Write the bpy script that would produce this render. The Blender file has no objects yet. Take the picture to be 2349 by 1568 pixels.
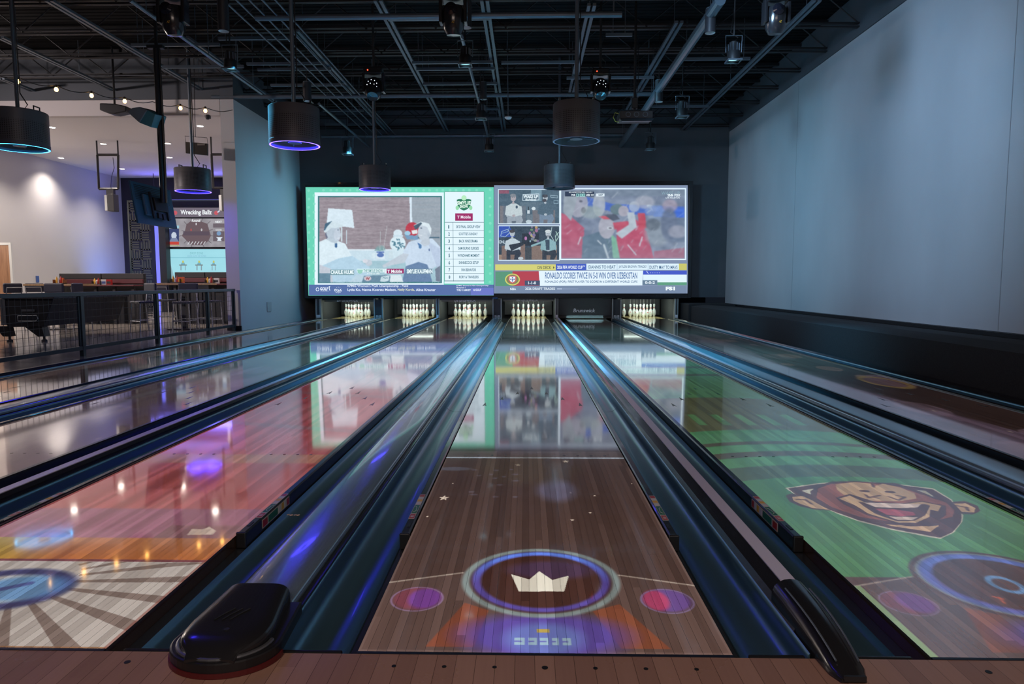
import bpy, math, random
import numpy as np
from mathutils import Vector, Matrix
random.seed(7)
SC = bpy.context.scene
COL = SC.collection
# ------------------------------------------------------------------ camera
F, CX, CY, CZ, YAW, PIT, ROL = 1567.761, -0.04994, -1.83705, 1.038, 0.0215209, -0.0872305, -0.0011427
_f = Vector((-math.sin(YAW)*math.cos(PIT), math.cos(YAW)*math.cos(PIT), math.sin(PIT)))
_r = Vector((math.cos(YAW), math.sin(YAW), 0)); _u = _r.cross(_f)
_r, _u = _r*math.cos(ROL)+_u*math.sin(ROL), _u*math.cos(ROL)-_r*math.sin(ROL)
CAM = Vector((CX, CY, CZ))
cd = bpy.data.cameras.new('camera'); cam = bpy.data.objects.new('camera', cd); COL.objects.link(cam)
cd.sensor_width = 36; cd.lens = F/2349*36; cd.clip_end = 200; cd.clip_start = .02
M_ = Matrix((_r, _u, -_f)).transposed().to_4x4(); M_.translation = CAM; cam.matrix_world = M_
SC.camera = cam
def at(px, py, X=None, Y=None, Z=None):
    """the point of the room on the plane X=, Y= or Z= that the photo shows at this pixel"""
    d = _f + _r*((px-1174.5)/F) - _u*((py-784)/F)
    t = (X-CX)/d.x if X is not None else (Y-CY)/d.y if Y is not None else (Z-CZ)/d.z
    return CAM + d*t
# ------------------------------------------------------------------ world, exposure, large lights
SC.view_settings.view_transform = 'Standard'; SC.view_settings.look = 'None'
SC.view_settings.exposure = 0.0; SC.view_settings.gamma = 1; SC.view_settings.use_curve_mapping = False
W = bpy.data.worlds.new('world'); SC.world = W; W.use_nodes = True
W.node_tree.nodes['Background'].inputs[0].default_value = (.35, .5, .8, 1)
W.node_tree.nodes['Background'].inputs[1].default_value = .016
LANES = {1: -5.147, 2: -3.373, 3: -1.774, 4: 0.0, 5: 1.599, 6: 3.373}
HW = .527
def lamp(name, kind, loc, energy, color, target=None, **kw):
    l = bpy.data.lights.new(name, kind); l.energy = energy; l.color = color
    for k, v in kw.items(): setattr(l, k, v)
    o = bpy.data.objects.new(name, l); COL.objects.link(o); o.location = loc
    if target is not None:
        o.rotation_euler = (Vector(target)-Vector(loc)).to_track_quat('-Z', 'Y').to_euler()
    return o
lamp('lounge_light', 'AREA', (0, -4.2, 4.2), 150, (1, .80, .70), (0, 1.2, 0), size=5, shape='RECTANGLE', size_y=2)
for k, (px_, py_) in enumerate([(-4.6, 15.9), (-.55, 12.8), (2.7, 12.6), (-4.3, 8.4), (-.75, 8.4), (2.9, 8.4)]):
    lamp('blue_wash', 'SPOT', (px_, py_, 4.38), 3000 if py_ < 10 else 2000, (.10, .60, 1), (px_*.7, py_-.4, 0), spot_size=1.3, spot_blend=1, shadow_soft_size=.12)
lamp('wall_wash', 'SPOT', (1.2, 6.0, 4.6), 780, (.40, .66, 1), (5.6, 9.5, 2.2), spot_size=1.6, spot_blend=1, shadow_soft_size=.45)
lamp('wall_wash', 'SPOT', (-.5, 11.0, 4.6), 700, (.28, .68, 1), (5.6, 14.5, 1.8), spot_size=1.4, spot_blend=1, shadow_soft_size=.45)
lamp('cyan_wash', 'SPOT', (-2.9, 15.9, 4.7), 330, (.15, .60, .95), (-6.5, 15.6, .6), spot_size=2.0, spot_blend=1, shadow_soft_size=.2)
lamp('unseen_header_fill', 'SPOT', (-15, 7.5, 4.6), 1500, (1, .84, .84), (-9.0, 13.5, 2.8), spot_size=1.25, spot_blend=1, shadow_soft_size=.2)  # unseen spot added off to the left to brighten header and pillar
# ------------------------------------------------------------------ materials
def mat(name, base=(.5,.5,.5), rough=.5, metal=0, emit=None, es=0, alpha=1, spec=.5, coat=0, nodes=None, trans=0):
    m = bpy.data.materials.new(name); m.use_nodes = True
    b = m.node_tree.nodes['Principled BSDF']
    b.inputs['Base Color'].default_value = (*base, 1); b.inputs['Roughness'].default_value = rough
    b.inputs['Metallic'].default_value = metal; b.inputs['Alpha'].default_value = alpha
    b.inputs['Specular IOR Level'].default_value = spec; b.inputs['Coat Weight'].default_value = coat
    b.inputs['Coat Roughness'].default_value = .04 if name != 'lane wood' else .05; b.inputs['Coat IOR'].default_value = 1.5 if name != 'lane wood' else 1.75
    b.inputs['Transmission Weight'].default_value = trans
    if emit: b.inputs['Emission Color'].default_value = (*emit, 1); b.inputs['Emission Strength'].default_value = es
    if nodes: nodes(m.node_tree, b)
    return m
def N(nt, t, **kw):
    n = nt.nodes.new(t)
    for k, v in kw.items():
        if k.startswith('i_'):
            key = k[2:]
            key = int(key) if key.isdigit() else key
            n.inputs[key].default_value = v
        else: setattr(n, k, v)
    return n
def L(nt, a, b): nt.links.new(a, b)
def math_(nt, op, a, b=None, c=None):
    n = nt.nodes.new('ShaderNodeMath'); n.operation = op
    for i, v in enumerate((a, b, c)):
        if v is None: continue
        if isinstance(v, (int, float)): n.inputs[i].default_value = v
        else: nt.links.new(v, n.inputs[i])
    return n.outputs[0]
def noise_tint(scale, c1, c2, bump=0, rough=None, detail=4, stretch=(1,1,1)):
    def f(nt, b):
        tc = N(nt, 'ShaderNodeTexCoord'); mp = N(nt, 'ShaderNodeMapping'); mp.inputs['Scale'].default_value = stretch
        L(nt, tc.outputs['Object'], mp.inputs['Vector'])
        n = N(nt, 'ShaderNodeTexNoise'); n.inputs['Scale'].default_value = scale; n.inputs['Detail'].default_value = detail
        L(nt, mp.outputs[0], n.inputs['Vector'])
        r = N(nt, 'ShaderNodeValToRGB'); r.color_ramp.elements[0].position = .3; r.color_ramp.elements[1].position = .7
        r.color_ramp.elements[0].color = (*c1, 1); r.color_ramp.elements[1].color = (*c2, 1)
        L(nt, n.outputs['Fac'], r.inputs[0]); L(nt, r.outputs[0], b.inputs['Base Color'])
        if rough:
            mr = N(nt, 'ShaderNodeMapRange'); mr.inputs[3].default_value = rough[0]; mr.inputs[4].default_value = rough[1]
            L(nt, n.outputs['Fac'], mr.inputs[0]); L(nt, mr.outputs[0], b.inputs['Roughness'])
        if bump:
            bp = N(nt, 'ShaderNodeBump'); bp.inputs['Strength'].default_value = bump; bp.inputs['Distance'].default_value = .01
            L(nt, n.outputs['Fac'], bp.inputs['Height']); L(nt, bp.outputs[0], b.inputs['Normal'])
    return f
def boards(width, c_lo, c_hi, seam, rough, board_len=2.4, marks=None, gloss_noise=True):
    """strips of wood running along Y, each with its own tone and grain, with a lacquer of uneven gloss"""
    def f(nt, b):
        tc = N(nt, 'ShaderNodeTexCoord'); sx = N(nt, 'ShaderNodeSeparateXYZ'); L(nt, tc.outputs['Object'], sx.inputs[0])
        X, Y = sx.outputs[0], sx.outputs[1]
        xs = math_(nt, 'DIVIDE', X, width); ix = math_(nt, 'FLOOR', math_(nt, 'ADD', xs, 500.5)); fx = math_(nt, 'FRACT', math_(nt, 'ADD', xs, 500.5))
        w1 = N(nt, 'ShaderNodeTexWhiteNoise', noise_dimensions='1D'); L(nt, ix, w1.inputs['W'])
        yo = math_(nt, 'ADD', math_(nt, 'DIVIDE', Y, board_len), math_(nt, 'MULTIPLY', w1.outputs['Value'], 7.3))
        iy = math_(nt, 'FLOOR', yo)
        cb = N(nt, 'ShaderNodeCombineXYZ'); L(nt, ix, cb.inputs[0]); L(nt, iy, cb.inputs[1])
        w2 = N(nt, 'ShaderNodeTexWhiteNoise', noise_dimensions='3D'); L(nt, cb.outputs[0], w2.inputs['Vector'])
        mp = N(nt, 'ShaderNodeMapping'); mp.inputs['Scale'].default_value = (60, 2.2, 1); L(nt, tc.outputs['Object'], mp.inputs['Vector'])
        gr = N(nt, 'ShaderNodeTexNoise'); gr.inputs['Scale'].default_value = 1.6; gr.inputs['Detail'].default_value = 5; L(nt, mp.outputs[0], gr.inputs['Vector'])
        t = math_(nt, 'ADD', math_(nt, 'MULTIPLY', w2.outputs['Value'], .62), math_(nt, 'MULTIPLY', gr.outputs['Fac'], .38))
        mx = N(nt, 'ShaderNodeMix', data_type='RGBA'); mx.inputs[6].default_value = (*c_lo, 1); mx.inputs[7].default_value = (*c_hi, 1); L(nt, t, mx.inputs[0])
        d = math_(nt, 'ABSOLUTE', math_(nt, 'SUBTRACT', fx, .5)); sm = math_(nt, 'GREATER_THAN', d, .5-seam)
        m2 = N(nt, 'ShaderNodeMix', data_type='RGBA'); L(nt, math_(nt, 'MULTIPLY', sm, .75), m2.inputs[0]); L(nt, mx.outputs[2], m2.inputs[6]); m2.inputs[7].default_value = (.012, .008, .006, 1)
        L(nt, m2.outputs[2], b.inputs['Base Color'])
        if gloss_noise:
            n3 = N(nt, 'ShaderNodeTexNoise'); n3.inputs['Scale'].default_value = 1.3; n3.inputs['Detail'].default_value = 6; L(nt, tc.outputs['Object'], n3.inputs['Vector'])
            mr = N(nt, 'ShaderNodeMapRange'); mr.inputs[1].default_value = .35; mr.inputs[2].default_value = .7; mr.inputs[3].default_value = rough[0]; mr.inputs[4].default_value = rough[1]
            L(nt, n3.outputs['Fac'], mr.inputs[0]); L(nt, mr.outputs[0], b.inputs['Roughness'])
            n4 = N(nt, 'ShaderNodeTexNoise'); n4.inputs['Scale'].default_value = 2.4; n4.inputs['Detail'].default_value = 2; L(nt, tc.outputs['Object'], n4.inputs['Vector'])
            bp = N(nt, 'ShaderNodeBump'); bp.inputs['Strength'].default_value = .05; bp.inputs['Distance'].default_value = .01
            L(nt, math_(nt, 'ADD', n4.outputs['Fac'], math_(nt, 'MULTIPLY', w2.outputs['Value'], .02)), bp.inputs['Height']); L(nt, bp.outputs[0], b.inputs['Normal'])
        else: b.inputs['Roughness'].default_value = rough[0]
    return f
def perf(nt, b):
    tc = N(nt, 'ShaderNodeTexCoord'); s = N(nt, 'ShaderNodeSeparateXYZ'); L(nt, tc.outputs['Object'], s.inputs[0])
    a = math_(nt, 'MULTIPLY', math_(nt, 'ARCTAN2', s.outputs[1], s.outputs[0]), 84/(2*math.pi))
    z = math_(nt, 'MULTIPLY', s.outputs[2], 38)
    fa = math_(nt, 'SUBTRACT', math_(nt, 'FRACT', a), .5); fz = math_(nt, 'SUBTRACT', math_(nt, 'FRACT', z), .5)
    d = math_(nt, 'SQRT', math_(nt, 'ADD', math_(nt, 'MULTIPLY', fa, fa), math_(nt, 'MULTIPLY', fz, fz)))
    zz = math_(nt, 'MULTIPLY', math_(nt, 'GREATER_THAN', s.outputs[2], .07), math_(nt, 'LESS_THAN', s.outputs[2], .38))
    k = math_(nt, 'MULTIPLY', math_(nt, 'LESS_THAN', d, .26), zz)
    m = N(nt, 'ShaderNodeMix', data_type='RGBA'); L(nt, k, m.inputs[0]); m.inputs[6].default_value = (.095, .092, .10, 1); m.inputs[7].default_value = (.004, .004, .005, 1)
    L(nt, m.outputs[2], b.inputs['Base Color'])
def corrug(nt, b):
    tc = N(nt, 'ShaderNodeTexCoord'); w = N(nt, 'ShaderNodeTexWave'); w.bands_direction = 'Y'; w.inputs['Scale'].default_value = 2.1
    L(nt, tc.outputs['Object'], w.inputs['Vector']); bp = N(nt, 'ShaderNodeBump'); bp.inputs['Strength'].default_value = .8; bp.inputs['Distance'].default_value = .04
    L(nt, w.outputs['Fac'], bp.inputs['Height']); L(nt, bp.outputs[0], b.inputs['Normal'])
def em(name, c, s=1.0, sample=True):
    m = bpy.data.materials.new(name); m.use_nodes = True; nt = m.node_tree; nt.nodes.clear()
    e = N(nt, 'ShaderNodeEmission'); e.inputs[0].default_value = (*c, 1); e.inputs[1].default_value = s
    o = N(nt, 'ShaderNodeOutputMaterial'); L(nt, e.outputs[0], o.inputs[0])
    if not sample: m.cycles.emission_sampling = 'NONE'
    return m
def srgb(r, g, b):
    return tuple((c/255/12.92 if c/255 < .04045 else ((c/255+.055)/1.055)**2.4) for c in (r, g, b))
MT = dict(
 lane=mat('lane wood', rough=.1, coat=.9, spec=.6, nodes=boards(.02703, (.13,.066,.044), (.30,.165,.115), .02, (.045,.12))),
 approach=mat('approach wood', rough=.2, nodes=boards(.0541, (.27,.15,.11), (.42,.25,.185), .012, (.22,.36))),
 deck=mat('pin deck lit yellow', (.62,.47,.20), .12, coat=.3),  # lighter yellow of the lit deck is put into the base colour
 gutter=mat('gutter plastic', (.18,.34,.43), .30, metal=.86, spec=.6, coat=.15),
 gutter_edge=mat('gutter lip', (.02,.022,.026), .25),
 black=mat('black plastic', (.012,.012,.014), .35),
 satin=mat('satin black', (.016,.016,.018), .22, coat=.3),
 grey=mat('grey cover', (.66,.62,.74), .28),
 smoky=mat('smoky clear plastic', (.42,.55,.64), .21, metal=.65, alpha=.8, coat=.6),
 rail_in=mat('dull metal', (.25,.26,.28), .3, metal=.8),
 paint_l=mat('pale wall paint', nodes=noise_tint(.6, (.53,.53,.53), (.57,.57,.57)), rough=.75),
 paint_warm=mat('warm white wall paint', (.66,.62,.60), .8),
 paint_r=mat('pale panel paint', nodes=noise_tint(.55, (.40,.41,.43), (.50,.51,.53), stretch=(1,1,.5)), rough=.6),  # soft dark mottling painted in for the blurred shadows of hanging fixtures
 dark_wall=mat('charcoal wall paint', nodes=noise_tint(1.2, (.075,.088,.10), (.09,.102,.12)), rough=.7),
 ledge=mat('black carpeted ledge', nodes=noise_tint(60, (.010,.010,.012), (.020,.020,.022)), rough=.9),
 ceil=mat('black roof deck', (.005,.005,.0055), .8, spec=.12, nodes=corrug),
 steel=mat('dark painted steel', (.11,.14,.17), .42, metal=.3),
 steel_b=mat('black painted steel', (.014,.015,.017), .5),
 pipe=mat('blue grey pipe', (.14,.19,.23), .30, metal=.5),
 concrete=mat('polished concrete', nodes=noise_tint(3, (.19,.165,.145), (.33,.30,.27), rough=(.08,.22), stretch=(.6,1.6,1)), rough=.15),
 under=mat('dark subfloor', (.01,.01,.012), .8),
 rail=mat('blue black rail paint', (.020,.034,.042), .32, spec=.6),
 wire=mat('wire mesh', (.03,.03,.033), .4),
 pin=mat('glossy white pin', (.80,.85,.82), .18, coat=.4),
 pinred=mat('red pin stripe', (.62,.03,.03), .25),
 string=mat('pin cord', (.7,.7,.65), .5),
 post=mat('pale grey metal post', (.42,.45,.43), .4),
 postd=mat('charcoal post panel', (.05,.055,.06), .5),
 mask=mat('charcoal pinsetter mask', (.028,.029,.034), .45),
 maskl=mat('brushed pinsetter lip', (.20,.20,.17), .35, metal=.3),
 white=mat('white lettering', (.92,.92,.95), .5),
 drum=mat('perforated black drum', (.05,.05,.06), .45, nodes=perf),
 drumrim=mat('matte grey rim', (.09,.085,.11), .5),
 ceil2=mat('pale grey ceiling', (.72,.70,.70), .9),
 stoolm=mat('silver stool frame', (.45,.46,.48), .3, metal=.6),
 stoolf=mat('navy vinyl', (.020,.023,.045), .45),
 butcher=mat('butcher block', rough=.4, nodes=noise_tint(5, (.36,.22,.10), (.50,.33,.17), stretch=(6,1,1))),
 burg=mat('burgundy vinyl', (.12,.028,.035), .4),
 char=mat('charcoal laminate', (.030,.030,.034), .5),
 door=mat('oak veneer', rough=.45, nodes=noise_tint(3, (.22,.105,.05), (.36,.19,.10), stretch=(9,9,.7))),
 speaker=mat('grey speaker shell', (.16,.18,.20), .5),
 spk_face=mat('speaker grille', (.06,.20,.24), .5),
 tv=mat('monitor back', (.03,.09,.15), .35),
 yellow=mat('mustard plastic', (.75,.42,.03), .35), redp=mat('ketchup red', (.42,.02,.02), .3), brown=mat('brown box', (.22,.08,.03), .5),
 orange=mat('orange card', (.70,.13,.03), .5), whitep=mat('white card', (.6,.6,.6), .5), bluep=mat('blue card', (.06,.12,.35), .5),
 lattice=mat('dark lattice board', (.030,.034,.042), .5),
 bulb=em('warm bulb', (1,.50,.12), 14), down=em('white downlight', (1,.88,.75), 30),
 ringb=em('violet led', (.10,.06,1), 11), ringc=em('cyan led', (.06,.50,1), 7), ringw=mat('unlit ring', (.42,.36,.50), .4),
 parled=em('par led', (.35,.75,.9), 1.4), ledw=em('small white led', (.8,.9,1), 3), ledr=em('red led', (1,.05,.02), 6),
 ledblue=em('slot light', (.16,.17,1), 1.5), yellowc=mat('yellow cable', (.60,.62,.10), .4),
 glass=mat('lens glass', (.01,.01,.015), .05, coat=1),
 smoke_d=mat('white plastic', (.6,.62,.62), .4),
)
# ------------------------------------------------------------------ mesh helpers
class MB:
    def __init__(s): s.v = []; s.f = []; s.sm = False
    def add(s, vs, fs):
        n = len(s.v); s.v += [tuple(v) for v in vs]; s.f += [tuple(i+n for i in f) for f in fs]; return s
    def box(s, a, b):
        (x0, y0, z0), (x1, y1, z1) = a, b
        x0, x1 = min(x0, x1), max(x0, x1); y0, y1 = min(y0, y1), max(y0, y1); z0, z1 = min(z0, z1), max(z0, z1)
        return s.add([(x0,y0,z0),(x1,y0,z0),(x1,y1,z0),(x0,y1,z0),(x0,y0,z1),(x1,y0,z1),(x1,y1,z1),(x0,y1,z1)],
                     [(3,2,1,0),(4,5,6,7),(0,1,5,4),(1,2,6,5),(2,3,7,6),(3,0,4,7)])
    def tube(s, pts, r, n=10, caps=True, r1=None):
        pts = [Vector(p) for p in pts]; rings = []; k = len(pts)
        for i, p in enumerate(pts):
            t = (pts[min(i+1, k-1)]-pts[max(i-1, 0)]).normalized()
            a = Vector((0,0,1)) if abs(t.z) < .9 else Vector((1,0,0))
            u = t.cross(a).normalized(); w = t.cross(u)
            rr = r if r1 is None else r+(r1-r)*i/(k-1)
            rings.append([p+(u*math.cos(2*math.pi*j/n)+w*math.sin(2*math.pi*j/n))*rr for j in range(n)])
        vs = [v for q in rings for v in q]
        fs = [(i*n+j, i*n+(j+1) % n, (i+1)*n+(j+1) % n, (i+1)*n+j) for i in range(k-1) for j in range(n)]
        if caps: fs += [tuple(range(n))[::-1], tuple(range((k-1)*n, k*n))]
        return s.add(vs, fs)
    def lathe(s, prof, c=(0,0,0), n=24, axis='z'):
        vs = []
        for (r, z) in prof:
            for j in range(n):
                a = 2*math.pi*j/n; p = (r*math.cos(a), r*math.sin(a), z)
                if axis == 'y': p = (p[0], p[2], p[1])
                vs.append((p[0]+c[0], p[1]+c[1], p[2]+c[2]))
        k = len(prof)
        return s.add(vs, [(i*n+j, i*n+(j+1) % n, (i+1)*n+(j+1) % n, (i+1)*n+j) for i in range(k-1) for j in range(n)])
    def sweep(s, prof, y0, y1, closed=True, segs=1):
        """profile [(x,z)] drawn along Y"""
        n = len(prof); vs = []
        for q in range(segs+1):
            y = y0+(y1-y0)*q/segs; vs += [(x, y, z) for x, z in prof]
        fs = [(q*n+i, q*n+(i+1) % n, (q+1)*n+(i+1) % n, (q+1)*n+i) for q in range(segs) for i in range(n if closed else n-1)]
        if closed: fs += [tuple(range(n))[::-1], tuple(range(segs*n, (segs+1)*n))]
        return s.add(vs, fs)
    def prism(s, pts, d):
        """polygon of 3-D points pushed along d"""
        n = len(pts); d = Vector(d); p = [Vector(q) for q in pts]
        return s.add(p+[q+d for q in p], [tuple(range(n)), tuple(range(2*n-1, n-1, -1))]+[((i+1) % n, i, i+n, (i+1) % n+n) for i in range(n)])
    def build(s, name, m, parent=None, smooth=False, loc=None, bevel=0):
        me = bpy.data.meshes.new(name)
        off = Vector((0,0,0))
        if parent is not None and loc is None and not parent.get('local'): off = Vector(parent['wloc'])
        elif loc is not None: off = Vector(loc)
        me.from_pydata([tuple(Vector(v)-off) for v in s.v], [], s.f); me.update()
        import bmesh
        bm = bmesh.new(); bm.from_mesh(me); bmesh.ops.recalc_face_normals(bm, faces=bm.faces)
        bm.to_mesh(me); bm.free()
        if smooth:
            for p in me.polygons: p.use_smooth = True
        me.materials.append(MT[m] if isinstance(m, str) else m)
        o = bpy.data.objects.new(name, me); COL.objects.link(o)
        o['wloc'] = tuple(off) if parent is None else tuple(Vector(parent['wloc'])) if not parent.get('local') else (0,0,0)
        if parent is None: o.location = off
        if parent is not None:
            o.parent = parent
            if parent.get('local'): o['local'] = 1
        if bevel:
            mo = o.modifiers.new('bevel', 'BEVEL'); mo.width = bevel; mo.segments = 2; mo.limit_method = 'ANGLE'
        if smooth:
            es = o.modifiers.new('split', 'EDGE_SPLIT'); es.split_angle = math.radians(38)
        return o
def tag(o, label=None, cat=None, group=None, kind=None):
    if label: o['label'] = label
    if cat: o['category'] = cat
    if group: o['group'] = group
    if kind: o['kind'] = kind
    return o
def thing(name, label, cat, loc=(0,0,0), group=None, local=False, rz=0):
    o = bpy.data.objects.new(name, None); COL.objects.link(o); o.location = loc; o.rotation_euler = (0,0,rz); o.empty_display_size = .1
    o['wloc'] = tuple(loc)
    if local: o['local'] = 1; o['wloc'] = (0,0,0)
    return tag(o, label, cat, group)
def struct(o): o['kind'] = 'structure'; return o
def copy_tree(src, parent=None):
    c = src.copy(); COL.objects.link(c); c.parent = parent
    for ch in list(src.children): copy_tree(ch, c)
    return c
def sbox(name, a, b, m): return struct(MB().box(a, b).build(name, m))
TXT = {}
def text_mesh(s, w, h, bold=0.0, shear=0.0):
    """flat lettering in the XZ plane fitted into w by h, lower left corner at the origin"""
    c = bpy.data.curves.new('t', 'FONT'); c.body = s; c.resolution_u = 3; c.shear = shear; c.offset = bold
    o = bpy.data.objects.new('t', c); COL.objects.link(o)
    dg = bpy.context.evaluated_depsgraph_get(); me = bpy.data.meshes.new_from_object(o.evaluated_get(dg))
    bpy.data.objects.remove(o); bpy.data.curves.remove(c)
    v = np.array([q.co[:] for q in me.vertices]); lo = v.min(0); sz = v.max(0)-lo
    vs = [((x-lo[0])/sz[0]*w, 0, (y-lo[1])/sz[1]*h) for x, y, z in v]
    fs = [tuple(p.vertices) for p in me.polygons]; bpy.data.meshes.remove(me)
    return vs, fs
# ------------------------------------------------------------------ room shell
XL, XR, YB = -6.52, 5.62, 17.86
sbox('floor_pit', (-6.05, .0, -.30), (4.6, 20.2, -.24), 'under')
sbox('floor', (-9.5, -5.5, -.12), (9.5, -.012, 0), 'approach')
sbox('floor_lounge', (-24, -.01, -.16), (-6.05, 25, -.05), 'concrete')
sbox('ceiling', (-24, -5.5, 5.95), (9.5, 25, 6.05), 'ceil')
m = MB().box((XL, YB, .60), (XR+.4, YB+.15, 5.95)); struct(m.build('wall_back', 'dark_wall'))
sbox('wall_pit_end', (XL, 20.0, -.3), (XR, 20.1, 3), 'dark_wall')
sbox('wall_left', (XL-.30, 13.5, -.06), (XL, 20.1, 5.06), 'paint_l')
sbox('wall_left_upper', (XL-.30, 13.5, 5.07), (XL, 20.1, 5.95), 'dark_wall')
sbox('wall_header', (-24, 13.5, 4.72), (XL-.31, 13.68, 5.06), 'paint_warm')
sbox('wall_header_upper', (-24, 13.52, 5.07), (XL-.31, 13.68, 5.95), 'dark_wall')
sbox('baseboard_left', (XL-.31, 13.46, -.05), (XL+.015, 13.5, .06), 'black')
sbox('ceiling_lounge', (-24, 13.69, 4.9), (XL-.31, 25, 5.0), 'ceil2')
sbox('wall_lounge_left', (-15.25, 17.4, -.05), (-15.1, 23.6, 4.9), 'paint_l')
sbox('wall_lounge_front', (-24, 17.25, -.05), (-15.1, 17.39, 4.9), 'paint_warm')
sbox('wall_lounge_end', (-15.1, 23.6, -.05), (XL-.31, 23.75, 4.9), mat('navy black paint', (.018,.018,.030), .6))
# right wall: pale panel between dark bands
pz0 = at(1666, 700, Y=YB).z
sbox('wall_right', (XR, -5.5, .44), (XR+.2, YB-.005, 5.22), 'paint_r')
sbox('wall_right_upper', (XR-.02, -5.5, 5.225), (XR+.2, YB-.005, 5.95), 'dark_wall')
sbox('wall_right_lower', (XR, -5.5, 0.01), (XR+.2, YB-.005, .435), 'dark_wall')
for k, yy in enumerate((at(1822, 500, X=XR).y, at(2305, 500, X=XR).y, 2.6)):
    sbox('trim_%d' % (k+1), (XR-.004, yy-.006, .45), (XR-.0005, yy+.006, 5.21), mat('panel seam', (.34,.35,.37), .6))
sbox('trim_4', (XR-.05, -5.5, .385), (XR-.002, YB-.01, .436), 'satin')
m = MB().prism([(4.36, 1.0, -.2), (4.36, 1.0, .40), (4.75, 1.0, .43), (XR-.055, 1.0, .38), (XR-.055, 1.0, -.2)], (0, 15.6, 0))
tag(m.build('side_ledge', 'ledge'), 'long black carpeted ledge below the pale right wall', 'ledge')
m = MB().box((4.30, 16.62, -.2), (XR-.06, 17.8, .45))
tag(m.build('ledge_end', 'ledge', bevel=.03), 'raised black end block closing the ledge by the back wall', 'ledge')
# wall plate by the pillar
p = at(617, 705, X=XL); tag(MB().box((XL+.002, p.y-.14, p.z-.10), (XL+.014, p.y+.14, p.z+.14)).build('access_plate', mat('plate', (.42,.44,.44), .5)), 'small square access plate on the teal lit side wall', 'wall plate')
# ------------------------------------------------------------------ lanes
NAME = {1: 'farthest left', 2: 'second from the left', 3: 'third from the left', 4: 'centre', 5: 'green lit', 6: 'farthest right'}
LANE_LABEL = {1: 'leftmost bowling lane beside the railing, pale reflections on brown boards',
 2: 'second bowling lane from the left, pale wash of light over brown boards',
 3: 'bowling lane with red, purple and yellow light bands and a blue ring',
 4: 'centre bowling lane, plain brown boards with a projected crown in a ring',
 5: 'green lit bowling lane with a projected laughing ape face',
 6: 'rightmost dark bowling lane with pale purple drifting shapes'}
LEN = 17.5
MT['inlay'] = mat('dark inlay', (.03,.02,.015), .3)
for k, xc in LANES.items():
    r = thing('bowling_lane', LANE_LABEL[k], 'bowling lane', (xc, 0, 0))
    MB().box((xc-HW, 0, -.06), (xc+HW, 17.55, 0)).build('lane_bed', 'lane', r)
    MB().box((xc-HW, 17.551, -.06), (xc+HW, 19.35, 0)).build('pin_deck', 'deck', r)
    MB().box((xc-HW, -.0115, -.04), (xc+HW, -.0005, .0015)).build('foul_line', mat('foul line', (.010,.014,.028), .35), r)
    for i in (-5, -4, -3, -2, 2, 3, 4, 5):
        MB().lathe([(0, .0006), (.009, .0006)], (xc+i*.0811+.013*(1 if i > 0 else -1), 2.2, 0), n=10).build('guide_dot', MT['inlay'], r)
    for i in range(-3, 4):
        x0 = xc+i*.1352; y0 = 4.75-abs(i)*.30
        MB().add([(x0-.017, y0, .0006), (x0, y0+.03, .0006), (x0+.017, y0, .0006), (x0, y0+.16, .0006)], [(0,1,3), (1,2,3)]).build('aiming_arrow', MT['inlay'], r)
# approach dots
for i in range(-3, 4):
    x0 = at(1250+i*115.7, 1531+i*.6, Z=0).x; y0 = at(1250, 1531, Z=0).y; R_ = .0085 if i == 0 else .0062
    tag(MB().lathe([(0, .0012), (R_, .0012), (R_, .0002)], (x0, y0, 0), n=16).build('approach_dot', 'black'),
        ('large black centre dot set in the approach boards' if i == 0 else 'small black approach dot, %s of the large centre dot' % (('nearest left','second left','third left') [-i-1] if i < 0 else ('nearest right','second right','third right')[i-1])), 'floor marker', 'dots in the approach boards')
for (px, py, w) in ((1598, 1532, 'x'), (292, 1518, 'left of the ball return hood'), (2268, 1541, 'below the green lane')):
    if w == 'x': continue
    q = at(px, py, Z=0); tag(MB().lathe([(0, .0012), (.0085, .0012), (.0085, .0002)], (q.x, q.y, 0), n=16).build('approach_dot', 'black'), 'lone dark dot in the approach boards %s' % w, 'floor marker')
def gutter_profile(x_lane, x_cap, side):
    """side=+1: gutter right of a lane edge; ledge for the bumper, round trough, lip"""
    w = abs(x_cap-x_lane); led = .044
    pts = [(led, -.12), (led, -.055)]
    R0 = (w-led)/2
    for j in range(1, 15):
        a = math.pi*j/15
        pts.append((led+R0-R0*math.cos(a), -.03-.070*math.sin(a)**.8 if j < 15 else -.03))
    pts += [(w-.006, -.012), (w-.004, .004), (w, .008), (w, -.12)]
    return [(x_lane+side*x, z) for x, z in pts]
def gutter(x_lane, x_cap, side, label, has_end=True):
    r = thing('gutter', label, 'gutter', ((x_lane+x_cap)/2, 0, 0))
    MB().sweep(gutter_profile(x_lane, x_cap, side), 0, 17.45).build('trough', 'gutter', r, smooth=True)
    s = MB()
    sd_ = 1 if x_cap > x_lane else -1; a, b = sorted((x_lane+sd_*.046, x_cap-sd_*.01))
    for yy in (4.1, 8.2, 12.3):
        pr = gutter_profile(x_lane, x_cap, side)[1:17]
        s.add([(x, yy, z+.0012) for x, z in pr]+[(x, yy+.006, z+.0012) for x, z in pr], [(i, i+1, i+17, i+16) for i in range(15)])
    s.build('joint', 'gutter_edge', r)
    e = MB().box((a, .002, -.055), (b, .016, -.004)); e.box((a, .002, -.09), (b, .05, -.054)); e.build('end_lip', 'satin', r, bevel=.004)
    return r
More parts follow.
